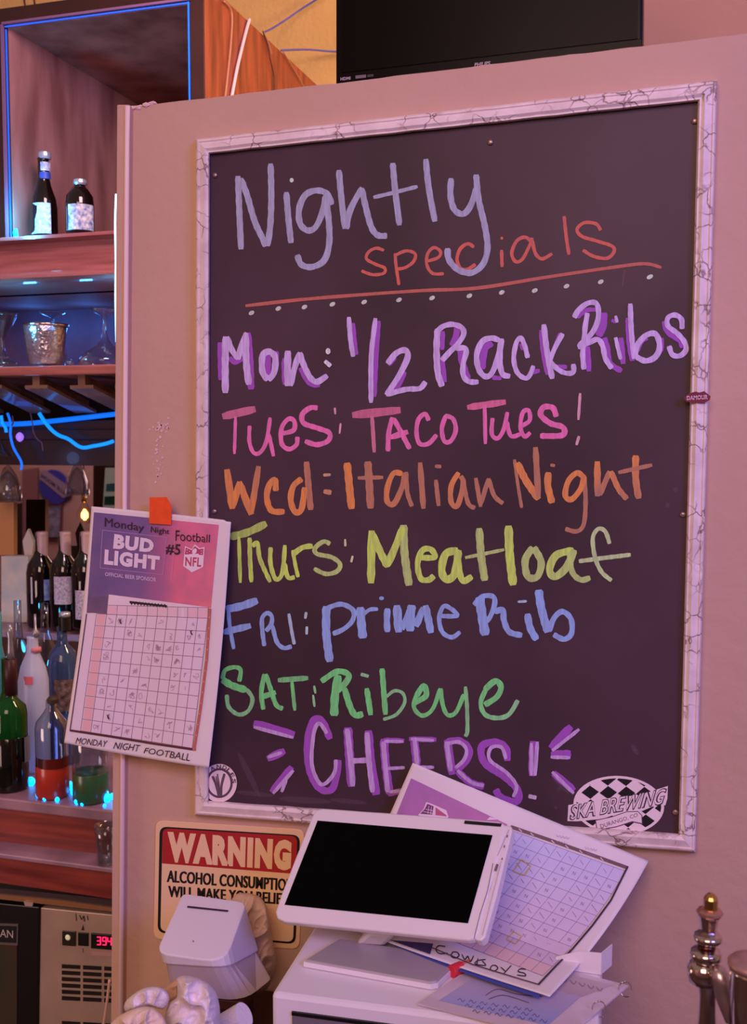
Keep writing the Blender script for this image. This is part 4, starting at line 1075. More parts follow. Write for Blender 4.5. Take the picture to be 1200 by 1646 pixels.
cloth('bar_towel', 'crumpled white bar towel heaped in front of the receipt printer', 300, 1.14, [(284, 1572), (296, 1568), (318, 1572), (338, 1584), (350, 1604), (354, 1640), (352, 1700), (262, 1700), (262, 1650), (270, 1615), (284, 1602)], CL, 3, .035)
cloth('bar_towel', 'small twisted white towel fold at the left of the towel heap', 230, 1.12, [(199, 1618), (205, 1606), (228, 1590), (250, 1586), (266, 1592), (272, 1606), (262, 1622), (240, 1618), (215, 1624), (202, 1626)], CL, 7, .02)
cloth('bar_towel', 'cream stained towel at the bottom left of the towel heap', 220, 1.09, [(172, 1652), (190, 1634), (214, 1622), (238, 1618), (256, 1628), (268, 1650), (270, 1700), (170, 1700)], mat('cream_towel', (236, 206, 180), 0.9, bump=0.35, bscale=300, var=.3, vscale=20, col2=(238, 224, 226)), 11, .022)
cloth('bar_towel', 'tan towel corner tucked behind the middle of the towel heap', 270, 1.17, [(262, 1590), (276, 1580), (286, 1574), (288, 1596), (284, 1612), (270, 1614)], mat('tan_towel', (214, 170, 140), 0.9), 15, .012)
cloth('plastic_bag', 'crumpled tan plastic bag between the receipt printer and payment display', 400, 1.545, [(368, 1452), (380, 1437), (400, 1436), (420, 1444), (434, 1472), (437, 1505), (443, 1540), (442, 1562), (428, 1590), (400, 1600), (372, 1590), (364, 1500)], mat('crumpled_tan_bag', (228, 192, 172), 0.45, coat=.2, var=.2, vscale=14), 21, .03, 'bag')
V, F = tube([P(330, 1668, 1.19), P(352, 1655, 1.19), P(392, 1632, 1.19)], [0.014, 0.016, 0.0165], 20, False)
tag(mesh('rolled_towel', V, F, CL, smooth=False), 'rolled white cloth end at the right of the towel heap', 'towel')

# ================================================================== BEER TAP
YT = 1.02
root = thing('beer_tap', P(1137, 1700, YT), 'chrome beer tap with a brass tipped finial handle at the right edge', 'beer tap')
T1 = lambda x, y: (1060 + x / 6.693, 1400 + y / 6.693)
def taplathe(cx, prof, n=28, Y=YT):
    return lpx(T1(cx, 0)[0], Y, [(hw / 6.693, T1(0, y)[1]) for hw, y in prof], n)
part('finial', *taplathe(545, [(4, 232), (30, 240), (62, 268), (76, 300), (78, 420), (84, 432)][::-1], 10), BRASS, root, smooth=False, label='faceted brass finial tip')
part('finial_collar', *taplathe(535, [(60, 500), (120, 480), (140, 455), (138, 430), (110, 412), (85, 405)], 10), mat('rose_brass', (200, 150, 132), .3, metal=.8), root)
part('handle', *taplathe(520, [(70, 680), (85, 640), (110, 500), (112, 478), (60, 475)], 8), CHROME, root)
part('handle_ring', *taplathe(512, [(80, 775), (120, 765), (148, 740), (152, 705), (135, 680), (90, 668)], 28), CHROME, root, smooth=True)
part('neck_ring', *taplathe(500, [(90, 860), (95, 820), (90, 778)], 24), mat('dark_bronze', (84, 48, 36), .25, metal=.9), root, smooth=True)
part('bonnet', *taplathe(490, [(140, 960), (165, 930), (165, 880), (150, 850), (90, 835)], 24), CHROME, root, smooth=True)
part('faucet_body', *taplathe(470, [(150, 1190), (176, 1120), (180, 1040), (150, 985), (110, 955)], 28), CHROME, root, smooth=True)
part('faucet_stem', *taplathe(500, [(105, 1900), (100, 1700), (88, 1500), (86, 1350), (100, 1250), (120, 1190), (150, 1150)], 28), CHROME, root, smooth=True)
a, b, c = P(*T1(640, 1130), YT - .01), P(*T1(690, 1330), YT - .012), P(*T1(800, 1600), YT - .015)
part('spout_bracket', *tube([P(*T1(560, 1090), YT), a, b, c], 0.0085, 12), mat('satin_chrome', (200, 180, 190), .3, metal=.9), root, smooth=True)
YT2 = 0.98
root = thing('tap_tower', P(1185, 1700, YT2), 'chrome cylindrical tap tower with a flat lid cut by the right edge', 'tap tower')
part('cylinder', *taplathe(1010, [(265, 1900), (265, 1330), (268, 1300), (268, 1080), (265, 1040)], 40, YT2), CHROME, root, smooth=True)
part('lid', *taplathe(1010, [(268, 1038), (270, 990), (240, 962), (90, 945)], 40, YT2), mat('satin_lid', (190, 150, 140), .4, metal=.6), root, smooth=True)

# ================================================================== BACK BAR: UPPER CABINET
def xz(px, py, Y): p = P(px, py, Y); return p.x, p.z
root = thing('display_cabinet', P(150, 400, YB), 'deep open cherry wood display cabinet above the back bar holding two beers', 'cabinet')
xl = P(16, 380, YB).x; xr = P(306, 100, YB).x; xo = P(326, 100, YB).x; xlo = P(-14, 380, YB).x
zt = P(160, 21, YB).z; zto = P(40, 10, YB).z; zb_ = P(90, 379, YB).z
YD = 3.45
part('left_panel', *boxv((xlo, YB + .02, zb_), (xl, YD, zt)), WOODI, root)
part('right_panel', *boxv((xr, YB + 0.02, zb_), (xo, YD, zto)), WOODI, root)
part('outer_panel', *boxv((xo, YB + 0.004, zb_ + .001), (xo + 0.006, YD, zto + .003)), WOODO, root, label='orange cherry veneer on the outer side')
part('top_panel', *boxv((xlo, YB + .02, zt), (xo, YD, zto)), WOODI, root)
part('back_panel', *boxv((xl, YD - 0.02, zb_), (xr, YD, zt)), mat('cabinet_back', (84, 52, 44), 0.5, var=.5, vscale=4), root)
part('bottom_panel', *boxv((xlo, YB + .031, zb_ - .02), (xo, YD, zb_)), WOOD, root)
part('frame_stile', *boxv((xlo, YB - .004, zb_ + .001), (xl - 0.004, YB + .02, zto)), WOODD, root)
part('frame_stile', *boxv((xr + 0.003, YB - .004, zb_ + .001), (xo + .004, YB + .02, zto + .002)), WOODD, root)
part('frame_rail', *boxv((xl - 0.004, YB - .004, zt + .003), (xr + 0.003, YB + .02, zto)), WOODD, root)
part('edge_bead', *boxv((xl - .008, YB - .009, zb_), (xl - .002, YB, zt)), mat('lilac_bead', (120, 90, 120), .3), root)
part('edge_bead', *boxv((xl - .004, YB - .009, zt), (xr, YB, zt + .006)), mat('lilac_bead', (120, 90, 120), .3), root)
# LED strip glowing around the opening
root = thing('cabinet_light_strip', P(20, 60, YB), 'thin blue light strip edging the display cabinet opening', 'light strip')
part('strip', *boxv((xr - .003, YB - .006, P(306, 158, YB).z - .1), (xr, YB - .002, zt - .003)), LEDB, root)
part('strip', *boxv((xl + .002, YB - .004, zt - .006), (xr, YB - .0, zt - .003)), mat('dim_blue_led', (40, 100, 220), .4, emit=(20, 90, 240), estr=.8), root)
part('strip', *boxv((xl + .0, YB + .001, zb_ + .004), (xl + .003, YB + .004, zt - .01)), mat('dim_blue_led', (40, 100, 220), .4), root)
part('lamp_node', *lpx(25, YB + .01, [(3, 382), (4, 374), (2, 368)], 10), LEDC, root)

# fascia moulding under it
root = thing('back_bar_shelving', P(90, 760, YB), 'dark cherry back bar shelving with moulded fascia and slatted glass rack', 'shelving')
xend = P(330, 600, YB).x
xs0 = P(-420, 600, YB).x
PF = [(0.0, 379), (-0.035, 381), (-0.04, 387), (-0.02, 392), (-0.012, 400), (-0.012, 436), (-0.022, 441), (-0.024, 447), (-0.0, 451)]
V = [];
for X in (xs0, xend):
    for dy, py in PF: V.append((X, YB + dy, P(90, py, YB).z))
    V.append((X, YB + 0.03, P(90, 451, YB).z)); V.append((X, YB + 0.03, P(90, 379, YB).z))
n = len(PF) + 2
F = [(i, (i + 1) % n, n + (i + 1) % n, n + i) for i in range(n)] + [tuple(range(n)), tuple(range(2 * n - 1, n - 1, -1))]
part('fascia_moulding', V, F, WOOD, root)
zc = P(90, 451, YB).z; zs1 = P(90, 588, YB).z; zs2 = P(90, 603, YB).z
RECW = mat('matt_recess_wood', (150, 96, 100), 0.75, spec=.15)
part('ceiling_board', *boxv((xs0, YB + .03, zc), (xend, YM, zc + .02)), RECW, root)
part('rear_rail', *boxv((xs0, YB + .22, P(90, 470, YB + .22).z), (xend, YB + .25, zc)), RECW, root)
part('back_board', *boxv((xs0, YM - .03, zs1), (xend, YM - .01, zc)), mat('recess_back', (150, 110, 130), .6, var=.3, spec=.2), root)
part('shelf', *boxv((xs0, YB - 0.01, zs2), (xend, YM - .03, zs1)), WOOD, root, bevel=0.004)
# glass rack slats: T-section runners falling to the rear
zr = P(60, 622, YB + .03).z
def slat(px, ymid):
    xc = P(px, 622, YB + .03).x; V, F = [], []
    y0, y1 = YB + 0.03, 2.83
    z0 = P(px, 619, y0).z; z1 = P(px, 660, y1).z
    x1 = P(px + 80, 650, y1).x
    w, h, sw = 0.036, 0.009, 0.011
    f = join(*[(lambda a: a)(([Vector((xx + dx_, yy, zz + dz)) for (xx, yy, zz) in ((xc, y0, z0), (x1, y1, z1)) for dx_ in (-ww, ww) for dz in (za, zb2)],
        [(0, 1, 3, 2), (4, 6, 7, 5), (0, 4, 5, 1), (2, 3, 7, 6), (0, 2, 6, 4), (1, 5, 7, 3)])) for ww, za, zb2 in ((w, -h, 0), (sw, 0, 0.028))])
    return f
SLT = mat('slat_wood', (150, 118, 108), .25, var=.4, vscale=12, coat=.4)
for px in (-90, -15, 58, 131, 204): part('slat', *slat(px, 0), SLT, root)
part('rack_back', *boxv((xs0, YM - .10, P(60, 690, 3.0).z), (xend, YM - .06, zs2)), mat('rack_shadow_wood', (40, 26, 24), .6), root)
YV = 2.86
zv1 = P(90, 676, YV).z; zv2 = P(90, 748, YV).z
part('valance', *boxv((xs0, YV, zv2), (xend, YV + .03, zv1)), mat('valance_dark', (40, 30, 40), .35, coat=.3), root)
part('valance_lip', *boxv((xs0, YV - .012, P(90, 707, YV).z), (xend, YV, P(90, 690, YV).z)), mat('valance_dark', (40, 30, 40), .35), root, bevel=.003)
root2 = thing('blue_light_rope', P(90, 670, 2.8), 'glowing blue light rope running along the valance below the glass rack', 'light rope')
part('rope', *tube([P(-20, 682, YV - .03), P(40, 681, YV - .03), P(120, 673, YV - .03), P(200, 664, YV - .03)], 0.0075, 8), LEDB, root2, smooth=True)
def cord(name, pts, r, m, label, Y=2.80, cat='cord', grp=None):
    o = mesh(name, *tube([P(x, y, Y) for x, y in pts], r, 7), m, smooth=True)
    return tag(o, label, cat, grp)
LEDL = mat('bright_blue_cord', (30, 150, 255), .4, emit=(0, 135, 250), estr=1.15)
DIML = mat('unlit_cord', (110, 90, 130), .5)
cord('light_cord', [(63, 664), (72, 678), (84, 692), (95, 700), (110, 706), (130, 719), (150, 717), (170, 713), (182, 709)], 0.0058, LEDL, 'glowing blue cord drooping right from the light rope')
cord('light_cord', [(2, 668), (4, 680), (9, 688), (10, 695)], 0.005, LEDL, 'short glowing blue cord at the far left below the light rope')
cord('light_cord', [(12, 664), (17, 680), (17, 700), (22, 720), (34, 742), (34, 755)], 0.004, LEDB, 'blue cord hanging down to the clear hanging glass')
cord('light_cord', [(49, 664), (52, 680), (54, 695), (60, 706), (67, 712), (69, 725)], 0.002, DIML, 'thin unlit cord with a knot hanging between the glowing cords')
cord('light_cord', [(20, 668), (21, 680), (16, 686)], 0.0025, DIML, 'tiny unlit cord loop beside the hanging blue cord')
# hanging stemware at far left
def hang(cx, prof, Y, label, m=GLASS, n=32, th=0.86, name='wine_glass', grp=None):
    pr = list(prof)
    o = mesh(name, *lpx(cx, Y, pr, n), m, smooth=True)
    return tag(o, label, 'glass', grp)
hang(12, [(2, 735), (2.4, 748), (6, 752), (14, 765), (21, 785), (22, 806), (20.5, 806), (19, 786), (12, 768), (1, 756)], 2.92, 'clear hanging glass at the far left below the blue cords')
hang(3, [(18, 733), (17, 728), (5, 716), (2, 708), (1.6, 698)], 2.86, 'blue-lit inverted glass foot at the far left below the light rope')
lp = thing('purple_lamp', P(32, 705, 3.0), 'small glowing lilac bulb below the light rope', 'lamp')
part('bulb', *lpx(32, 2.83, [(1.5, 710), (5, 707), (6.5, 702), (5, 698), (1.5, 695)], 16), mat('lilac_glow', (180, 130, 240), .4, emit=(150, 110, 250), estr=1.0), lp, smooth=True)

# white-blue hanging light tube beside the partition
V, F = tube([P(186.5, 312, 2.44), P(185, 360, 2.44), P(186, 420, 2.44), P(185.5, 480, 2.44), P(187, 550, 2.44)], 0.0024, 8)
tag(mesh('hanging_light_tube', V, F, LEDW, smooth=True), 'bright white-blue light tube hanging vertically beside the partition trim', 'light strip')

# ---- bottles
def bottle(name, cx, Y, prof, m, label, cat='bottle', bands=(), extra=(), grp=None, n=28):
    r = thing(name, P(cx, prof[0][1], Y), label, cat, grp)
    part('body', *lpx(cx, Y, prof, n), m, r, smooth=True)
    for (nm, pr, mm) in extra: part(nm, *lpx(cx, Y, pr, n), mm, r, smooth=(nm not in ('cap', 'foil', 'stopper')))
    for (nm, y0, y1, hw0, hw1, mm, a0, a1) in bands:    # curved label on the bottle
        k = 14; V = []; rr0 = (hw0 + .35) * mpp(cx, y0, Y); rr1 = (hw1 + .35) * mpp(cx, y1, Y); c = P(cx, y0, Y)
        for rr, y in ((rr0, y0), (rr1, y1)):
            z = P(cx, y, Y).z
            for i in range(k + 1):
                a = math.radians(24 + a0 + (a1 - a0) * i / k); V.append((c.x + rr * math.sin(a), Y - rr * math.cos(a), z))
        F = [(i, i + 1, k + 2 + i, k + 1 + i) for i in range(k)]
        part(nm, V, F, mm, r, smooth=True)
    return r
AMB = mat('dark_amber_glass', (20, 9, 8), 0.08, coat=.6)
LBW = mat('white_label', (215, 225, 225), .6, var=.25, vscale=120, col2=(120, 140, 190))
LBC = mat('pale_label', (226, 232, 224), .6, var=.25, vscale=90, col2=(70, 110, 170))
CAP = mat('silver_cap', (190, 200, 215), .3, metal=.6)
bottle('beer_bottle', 72, YB + .07, [(19, 380), (21, 376), (21, 335), (19, 320), (12, 300), (9, 285), (8.5, 258), (9.5, 255)], AMB, 'tall dark beer bottle with white oval label, left in the display cabinet',
       bands=[('label', 330, 379, 20.5, 21, LBW, -75, 35), ('neck_label', 262, 276, 8.6, 8.8, LBW, -80, 80), ('neck_band', 278, 289, 9, 9.6, mat('blue_band', (50, 80, 170), .5), -80, 80)],
       extra=[('cap', [(9.5, 256), (10.5, 252), (10, 246), (7, 244)], CAP)])
bottle('stubby_beer_bottle', 129, YB + .06, [(21, 376), (22.5, 372), (22.5, 330), (21, 316), (14, 305), (9, 300), (8.5, 296)], AMB, 'stubby dark beer bottle with cream label, right in the display cabinet',
       bands=[('label', 332, 373, 22.5, 22.5, LBC, -75, 70)], extra=[('cap', [(9, 298), (11, 295), (10.5, 290), (7, 288)], CAP)])
def glow(name, px, py, Y, w, col=(0.05, 0.55, 1.0), r=.02):
    l = bpy.data.lights.new(name, 'POINT'); l.energy = w; l.color = col; l.shadow_soft_size = r
    o = bpy.data.objects.new(name, l); link(o); o.location = P(px, py, Y); return o
glow('cabinet_glow', 24, 345, YB - .05, 2.4); glow('tube_glow', 180, 480, 2.50, 0.35); glow('shelf_glow', 8, 520, 2.50, 1.0); glow('recess_glow', 50, 528, 2.97, 0.55, (.04, .28, 1)); glow('recess_glow', 140, 524, 2.97, 0.45, (.04, .28, 1)); glow('slat_fill', 100, 728, 2.5, 0.3, (1, .8, .75), .05)  # warm point lamp under the rack is added to lift the slats
glow('rope_glow', 20, 740, 2.7, 0.08, (.2, .4, 1.0)); glow('string_glow', 50, 1278, 2.27, .25); glow('string_glow', 114, 1276, 2.27, .25); glow('string_glow', 175, 1282, 2.22, .25); glow('rear_bottle_glow', 8, 1060, 2.6, .6)
# blue lit glow source by the bottles: LED puck on the cabinet floor
for k, (x, y) in enumerate([(27, 380)]):
    o = mesh('puck_light', *lpx(x, YB + .01, [(2.4, y), (2, y - 7), (1, y - 12)], 12), LEDC)
    tag(o, ['small cyan puck light at the left foot of the tall beer bottle', 'small cyan puck light between the two beer bottles', 'small cyan puck light right of the stubby beer bottle'][k], 'light')

# ---- glassware on the shelf
YG_ = 2.62
hang(4, [(27, 588), (22, 582), (8, 572), (4, 560), (3, 548), (5, 543), (14, 528), (24, 508), (25, 503), (23, 504), (13, 526), (3, 540)], YG_, 'blue-lit martini glass at the far left of the glass shelf', name='martini_glass')
tum = thing('metal_tumbler', P(74, 588, YG_), 'hammered silver metal tumbler in the middle of the glass shelf', 'cup')
prf = [(26, 587), (27, 584), (30, 560), (33, 535), (34.5, 524), (33.5, 523), (31, 545), (25, 580)]
part('cup', *lpx(74, YG_, prf, 36, cap=True), mat('hammered_silver', (196, 192, 205), .2, metal=.95, bump=1.0, bscale=70), tum, smooth=True)
part('rim', *lpx(74, YG_, [(33.5, 526), (35.5, 525), (35.5, 521.5), (33.5, 521)], 36, cap=False), CHROME, tum, smooth=True)
hang(86, [(20, 588), (21, 560), (16, 548), (6, 540), (2.6, 534), (2.2, 514), (4, 510), (20, 504), (20, 501)], 2.82, 'inverted stemmed glass behind the metal tumbler', name='inverted_glass')
hang(169, [(43, 587), (41, 578), (30, 566), (14, 556), (6, 545), (3, 530), (2.8, 514), (5, 508), (20, 499), (20, 496)], 2.66, 'large inverted margarita glass beside the partition on the glass shelf', name='inverted_glass')
hang(112, [(6, 587), (7, 582), (3, 578)], 2.62, 'tiny upturned glass bead right of the tumbler', name='shot_glass')
# blue light behind the glassware
root = thing('shelf_light_strip', P(60, 500, YM - .05), 'blue light strip tucked behind the glassware on the shelf', 'light strip')
part('strip', *boxv((xs0 + .05, YB + .255, P(60, 468, YB + .255).z), (xend, YB + .262, P(60, 462, YB + .255).z)), mat('hidden_blue_led', (30, 100, 255), .4, emit=(10, 110, 255), estr=26), root)

# ---- mirror and wine shelf
zbm = P(90, 1290, 2.15).z
root = thing('bar_mirror', P(90, 1200, YM), 'large wall mirror behind the wine and liquor bottles', 'mirror')
part('pane', *boxv((P(-120, 900, YM).x, YM, zbm - .02), (P(330, 900, YM).x, YM + .006, zs2)), MIRROR, root)
part('backing', *boxv((P(-120, 900, YM).x, YM + .006, zbm - .02), (P(330, 900, YM).x, YM + .02, zc)), BLACK, root)
YS = 2.80
root = thing('wine_shelf', P(60, 1020, YS), 'mauve edged shelf carrying the wine bottles', 'shelf')
zw = P(60, 1008, 2.88).z
xsm = P(-120, 900, YM).x
part('board', *boxv((xsm, YS, zw - .022), (P(260, 1015, YS).x, YM - .002, zw)), LEDGE, root, bevel=.003)
WINE = mat('dark_wine_glass', (9, 5, 8), .06, coat=.7)
FOIL = mat('white_foil', (196, 168, 184), .35, metal=.2)
LBV = mat('lilac_label', (214, 206, 226), .6)
LBV2 = mat('lilac_label_print', (214, 206, 226), .6, var=.5, vscale=160, col2=(150, 130, 170))
for cx, Y, lab, bnd in [(68, 2.90, 'red wine bottle with white foil, leftmost on the wine shelf', [('label', 925, 967, 23.5, 23.5, LBV, -88, -30), ('label', 929, 962, 23.5, 23.5, mat('blue_label', (190, 205, 235), .6, var=.4, vscale=30, col2=(60, 90, 190)), 15, 80)]),
                        (105, 2.86, 'red wine bottle with square white label in the middle of the wine shelf', [('label', 924, 968, 23.5, 23.5, LBV2, -62, 45)]),
                        (139, 2.84, 'red wine bottle partly hidden by the taped football sheet', [('label', 946, 992, 23.5, 23.5, LBV2, -65, 60)])]:
    yb_ = P(cx, 1005, Y)
    base = (1006 if cx < 80 else 1008)
    bottle('wine_bottle', cx, Y, [(21, base), (23.5, base - 4), (23.5, 920), (21, 906), (12, 893), (8.5, 884), (8, 860), (8.6, 856)], WINE, lab, bands=bnd,
           extra=[('foil', [(9, 893), (9, 862), (9.6, 858), (9.2, 855), (6, 854)], FOIL)], grp='wine bottles on the wine shelf')
# leaflet box and folded paper at the left
tag(mesh('leaflet_box', *join(pp([(2, 894), (45, 894), (45, 1000), (2, 1002)], 2.93, 0.04)), mat('pale_blue_card', (190, 205, 220), .6, var=.3, vscale=18, col2=(226, 220, 220))), 'pale blue and white printed box left of the wine bottles', 'box')
tag(mesh('folded_napkin', *pp([(36, 870), (45, 850), (54, 872), (52, 890), (50, 902), (40, 896)], 2.96, 0.012), mat('white_napkin', (216, 206, 212), .8)), 'folded white napkin point rising behind the pale blue box', 'napkin')
tag(mesh('tan_post_reflection', *pp([(-10, 808), (22, 808), (22, 892), (-10, 892)], 3.02, 0.02), mat('tan_reflected_post', (214, 158, 112), .7)), 'tan panel standing in for a reflected post at the far left behind the pale blue box', 'board')  # solid tan panel stands in for a post's reflection in the mirror
ps = P(0, 1003, 3.03)

# ---- lower liquor shelf, steps and counter front
Y1 = 2.15
z1 = P(90, 1293, Y1).z
root = thing('back_bar_counter', Vector((P(90, 1300, Y1).x, Y1, 0)), 'stepped red mahogany back bar counter with worn mauve ledges', 'counter')
xe = P(260, 1300, Y1).x; x00 = P(-120, 1300, Y1).x
part('liquor_shelf', *boxv((x00, Y1, z1 - .028), (xe, YM - .002, z1)), LEDGE, root, bevel=.004)
z2 = P(90, 1364, Y1 + .01).z
part('riser', *boxv((x00, Y1 + .012, z2), (xe, Y1 + .04, z1 - .028)), WOODR, root)
Y2 = PZ(90, 1384, z2).y
part('ledge', *boxv((x00, Y2, z2 - .012), (xe, Y1 + .04, z2)), LEDGE, root, bevel=.003)
z3 = P(90, 1432, Y2 + .008).z
part('apron', *boxv((x00, Y2 + .008, z3), (xe, Y1 + .04, z2 - .012)), WOODR, root)
part('carcass', *boxv((x00, Y1 + .34, z3 + .004), (xe, YM, z1 - .03)), BLACK, root)
# liquor bottles
GRG = mat('green_glass', (20, 120, 50), .06, trans=.75)
CLR = thin_glass('clear_bottle_glass', (215, 225, 240))
z_on = lambda Y: z1
def base_y(cx, Y):   # picture row where the shelf top is met at depth Y
    lo, hi = 900, 1400
    for _ in range(40):
        m_ = (lo + hi) / 2
        if P(cx, m_, Y).z > z1: lo = m_
        else: hi = m_
    return lo
def shelf_bottle(name, cx, Y, prof, m, label, **k):
    by = base_y(cx, Y); d = by - prof[0][1]
    k['extra'] = [(nm, [(h, y + d) for h, y in pr], mm) for nm, pr, mm in k.get('extra', ())]
    k['bands'] = [(b[0], b[1] + d, b[2] + d) + tuple(b[3:]) for b in k.get('bands', ())]
    return bottle(name, cx, Y, [(h, y + d) for h, y in prof], m, label, **k)
SPT = mat('pour_spout', (150, 150, 170), .2, metal=.5)
LIQD = mat('dark_liquor', (10, 14, 10), .1, coat=.4)
LIQR = mat('red_liquor', (176, 54, 42), .3, emit=(190, 40, 30), estr=0.0, coat=.3)
LIQG = mat('green_liquor', (66, 76, 26), .3, coat=.3, var=.6, vscale=18, col2=(14, 110, 96))
shelf_bottle('liquor_bottle', 17, 2.22, [(27, 1290), (29, 1286), (29, 1170), (27, 1158), (14, 1145), (10, 1135), (9.5, 1086), (10, 1082)], GRG, 'green glass bottle with cream label and steel pourer, largest at the left',
    extra=[('pourer', [(6, 1082), (5, 1070), (4, 1050), (6, 1040), (3, 1026)], SPT), ('neck_wrap', [(11, 1140), (10.6, 1084), (8, 1082)], mat('dark_red_wrap', (60, 24, 30), .4)), ('liquor', [(28, 1290), (29.3, 1286), (29.3, 1205), (28.6, 1204)], LIQD)],
    bands=[('label', 1180, 1250, 29.6, 29.6, mat('cream_label', (206, 176, 150), .6), -88, -25), ('label', 1205, 1245, 29.6, 29.6, mat('grey_label', (110, 118, 140), .6), 55, 88)])
shelf_bottle('liquor_bottle', 57, 2.36, [(21, 1275), (24, 1270), (24, 1130), (20, 1110), (10, 1085), (8.5, 1064), (9, 1060)], mat('frosted_white_bottle', (176, 184, 232), .35), 'frosted white bottle with a pink neck mark behind the green bottle',
    extra=[('pourer', [(6, 1060), (6, 1052), (2, 1048), (2, 1024)], SPT), ('neck_band', [(9.6, 1084), (9.2, 1078), (8, 1077)], mat('pink_band', (214, 130, 150), .5))],
    bands=[('label', 1120, 1132, 22.5, 24, mat('pink_mark', (206, 90, 120), .5), -45, 0)])
shelf_bottle('liquor_bottle', 104, 2.44, [(21, 1268), (24, 1264), (24, 1110), (20, 1090), (10, 1078), (8, 1070), (8, 1050)], mat('blue_tint_glass', (110, 150, 235), .05, trans=.85), 'blue tinted clear bottle with black cap behind the red liquor',
    extra=[('cap', [(9.5, 1055), (9.5, 1034), (8, 1032)], BLACK), ('cap_band', [(9, 1033), (9, 1027), (7, 1026)], mat('silver_cap', (190, 200, 215), .3))],
    bands=[('label', 1130, 1180, 24, 24, mat('brown_label', (60, 36, 40), .5, var=.5, vscale=80, col2=(130, 110, 110)), -40, 60)])
shelf_bottle('liquor_bottle', 85, 2.20, [(22, 1290), (26, 1286), (26, 1180), (24, 1170), (12, 1155), (8, 1148), (8, 1136)], CLR, 'clear square-shouldered bottle a third full of red liquor',
    extra=[('stopper', [(9, 1140), (9.5, 1134), (6, 1130)], mat('dark_cork', (60, 44, 40), .6)), ('liquor', [(23, 1290), (26.3, 1286), (26.3, 1240), (25.8, 1239)], LIQR)], bands=[('liquor_band', 1224, 1240, 25.6, 25.8, mat('dark_red_liquor', (90, 24, 24), .3), -88, 88)])
shelf_bottle('liquor_bottle', 146, 2.20, [(24, 1292), (28, 1288), (28, 1190), (25, 1180), (12, 1165), (8, 1158)], CLR, 'clear bottle part full of green liquor beside the partition',
    extra=[('liquor', [(26, 1292), (28.3, 1288), (28.3, 1246), (27.8, 1245)], LIQG)])
shelf_bottle('liquor_bottle', 2, 2.44, [(12, 1262), (14, 1258), (14, 1120), (8, 1098), (6, 1085), (6, 1032), (4, 1030)], mat('cyan_tint_glass', (80, 200, 225), .1, trans=.6), 'cyan lit bottle behind the green bottle at the far left')
shelf_bottle('liquor_bottle', 33, 2.62, [(16, 1240), (18, 1236), (18, 1110), (8, 1085), (6, 1060), (6, 1022)], CLR, 'clear bottle at the rear between green and white bottles')
shelf_bottle('liquor_bottle', 76, 2.66, [(16, 1235), (18, 1230), (18, 1100), (8, 1075), (6, 1055), (6, 1024)], CLR, 'clear bottle at the rear behind the white bottle')
# string of cyan lights on the liquor shelf
SLAB = ['cyan bulb touching the base of the large green bottle', 'cyan bulb between the green bottle and the red liquor bottle', 'cyan bulb at the left foot of the red liquor bottle',
        'left of two tiny cyan bulbs on the shelf edge before the red liquor bottle', 'right of two tiny cyan bulbs on the shelf edge before the red liquor bottle', 'larger rear cyan bulb in the gap between red and green liquor',
        'middle cyan bulb in the gap between red and green liquor', 'shelf-edge cyan bulb left of the green liquor bottle', 'tiniest cyan bulb on the shelf edge before the green liquor bottle', 'cyan bulb seen through the green liquor bottle',
        'rear cyan bulb behind the right side of the green liquor bottle', 'largest cyan bulb beside the partition', 'cyan bulb against the partition edge', 'tiny cyan bulb on the shelf edge nearest the partition']
for k, (x, Y, r) in enumerate([(40, 2.27, 5), (50, 2.25, 7), (62, 2.18, 5), (72, 2.165, 4), (92, 2.165, 4), (112, 2.25, 7), (118, 2.22, 5), (124, 2.165, 5), (132, 2.16, 3), (154, 2.24, 6), (160, 2.26, 5), (172, 2.2, 7), (180, 2.22, 5), (168, 2.165, 3)]):
    by = base_y(x, Y)
    o = mesh('string_light', *lpx(x, Y, [(r * .5, by - .2), (r * .9, by - r * .6), (r * .9, by - r * 1.3), (r * .4, by - r * 1.9)], 10), LEDC, smooth=True)
    tag(o, SLAB[k], 'string light', 'cyan string lights on the liquor shelf')
# clear tumbler on the ledge
z2y = lambda cx, Y: None
cxu = 172
Yc_ = (Y1 + Y2) / 2 - .005
lo, hi = 1200, 1500
for _ in range(40):
    m_ = (lo + hi) / 2
    if P(cxu, m_, Yc_).z > z2: lo = m_
    else: hi = m_
hang(cxu, [(15, lo), (16, lo - 3), (18, lo - 40), (19, lo - 62), (17.5, lo - 62), (16, lo - 38), (14, lo - 5)], Yc_, 'clear ribbed plastic cup on the ledge against the partition', name='clear_cup')

# ---- undercounter cooler
YF = Y2 + .03
root = thing('undercounter_cooler', Vector((P(60, 1600, YF).x, YF, 0)), 'steel and black undercounter cooler with red digital readout below the back bar', 'cooler')
def slab(name, px, Y, d, m, **k): return part(name, *pp(px, Y, d), m, root, **k)
zf = z3
part('cabinet_body', *boxv((x00, YF + .02, 0.02), (P(230, 1500, YF).x, YM - .1, z3 - .002)), BLACK, root)
slab('top_rail', [(-40, 1424), (230, 1450), (230, 1468), (-40, 1438)], YF, .02, mat('rail_dark', (66, 54, 56), .35))
slab('trim_strip', [(-40, 1434), (100, 1448), (230, 1466), (230, 1471), (-40, 1441)], YF - .004, .01, mat('bronze_strip', (200, 150, 110), .3, metal=.7))
slab('control_panel', [(65, 1459), (215, 1474), (212, 1800), (60, 1800)], YF, .02, STEEL, bevel=.002)
dr = slab('door', [(-40, 1448), (63, 1458), (58, 1800), (-40, 1800)], YF - .006, .03, BLACK, bevel=.003)
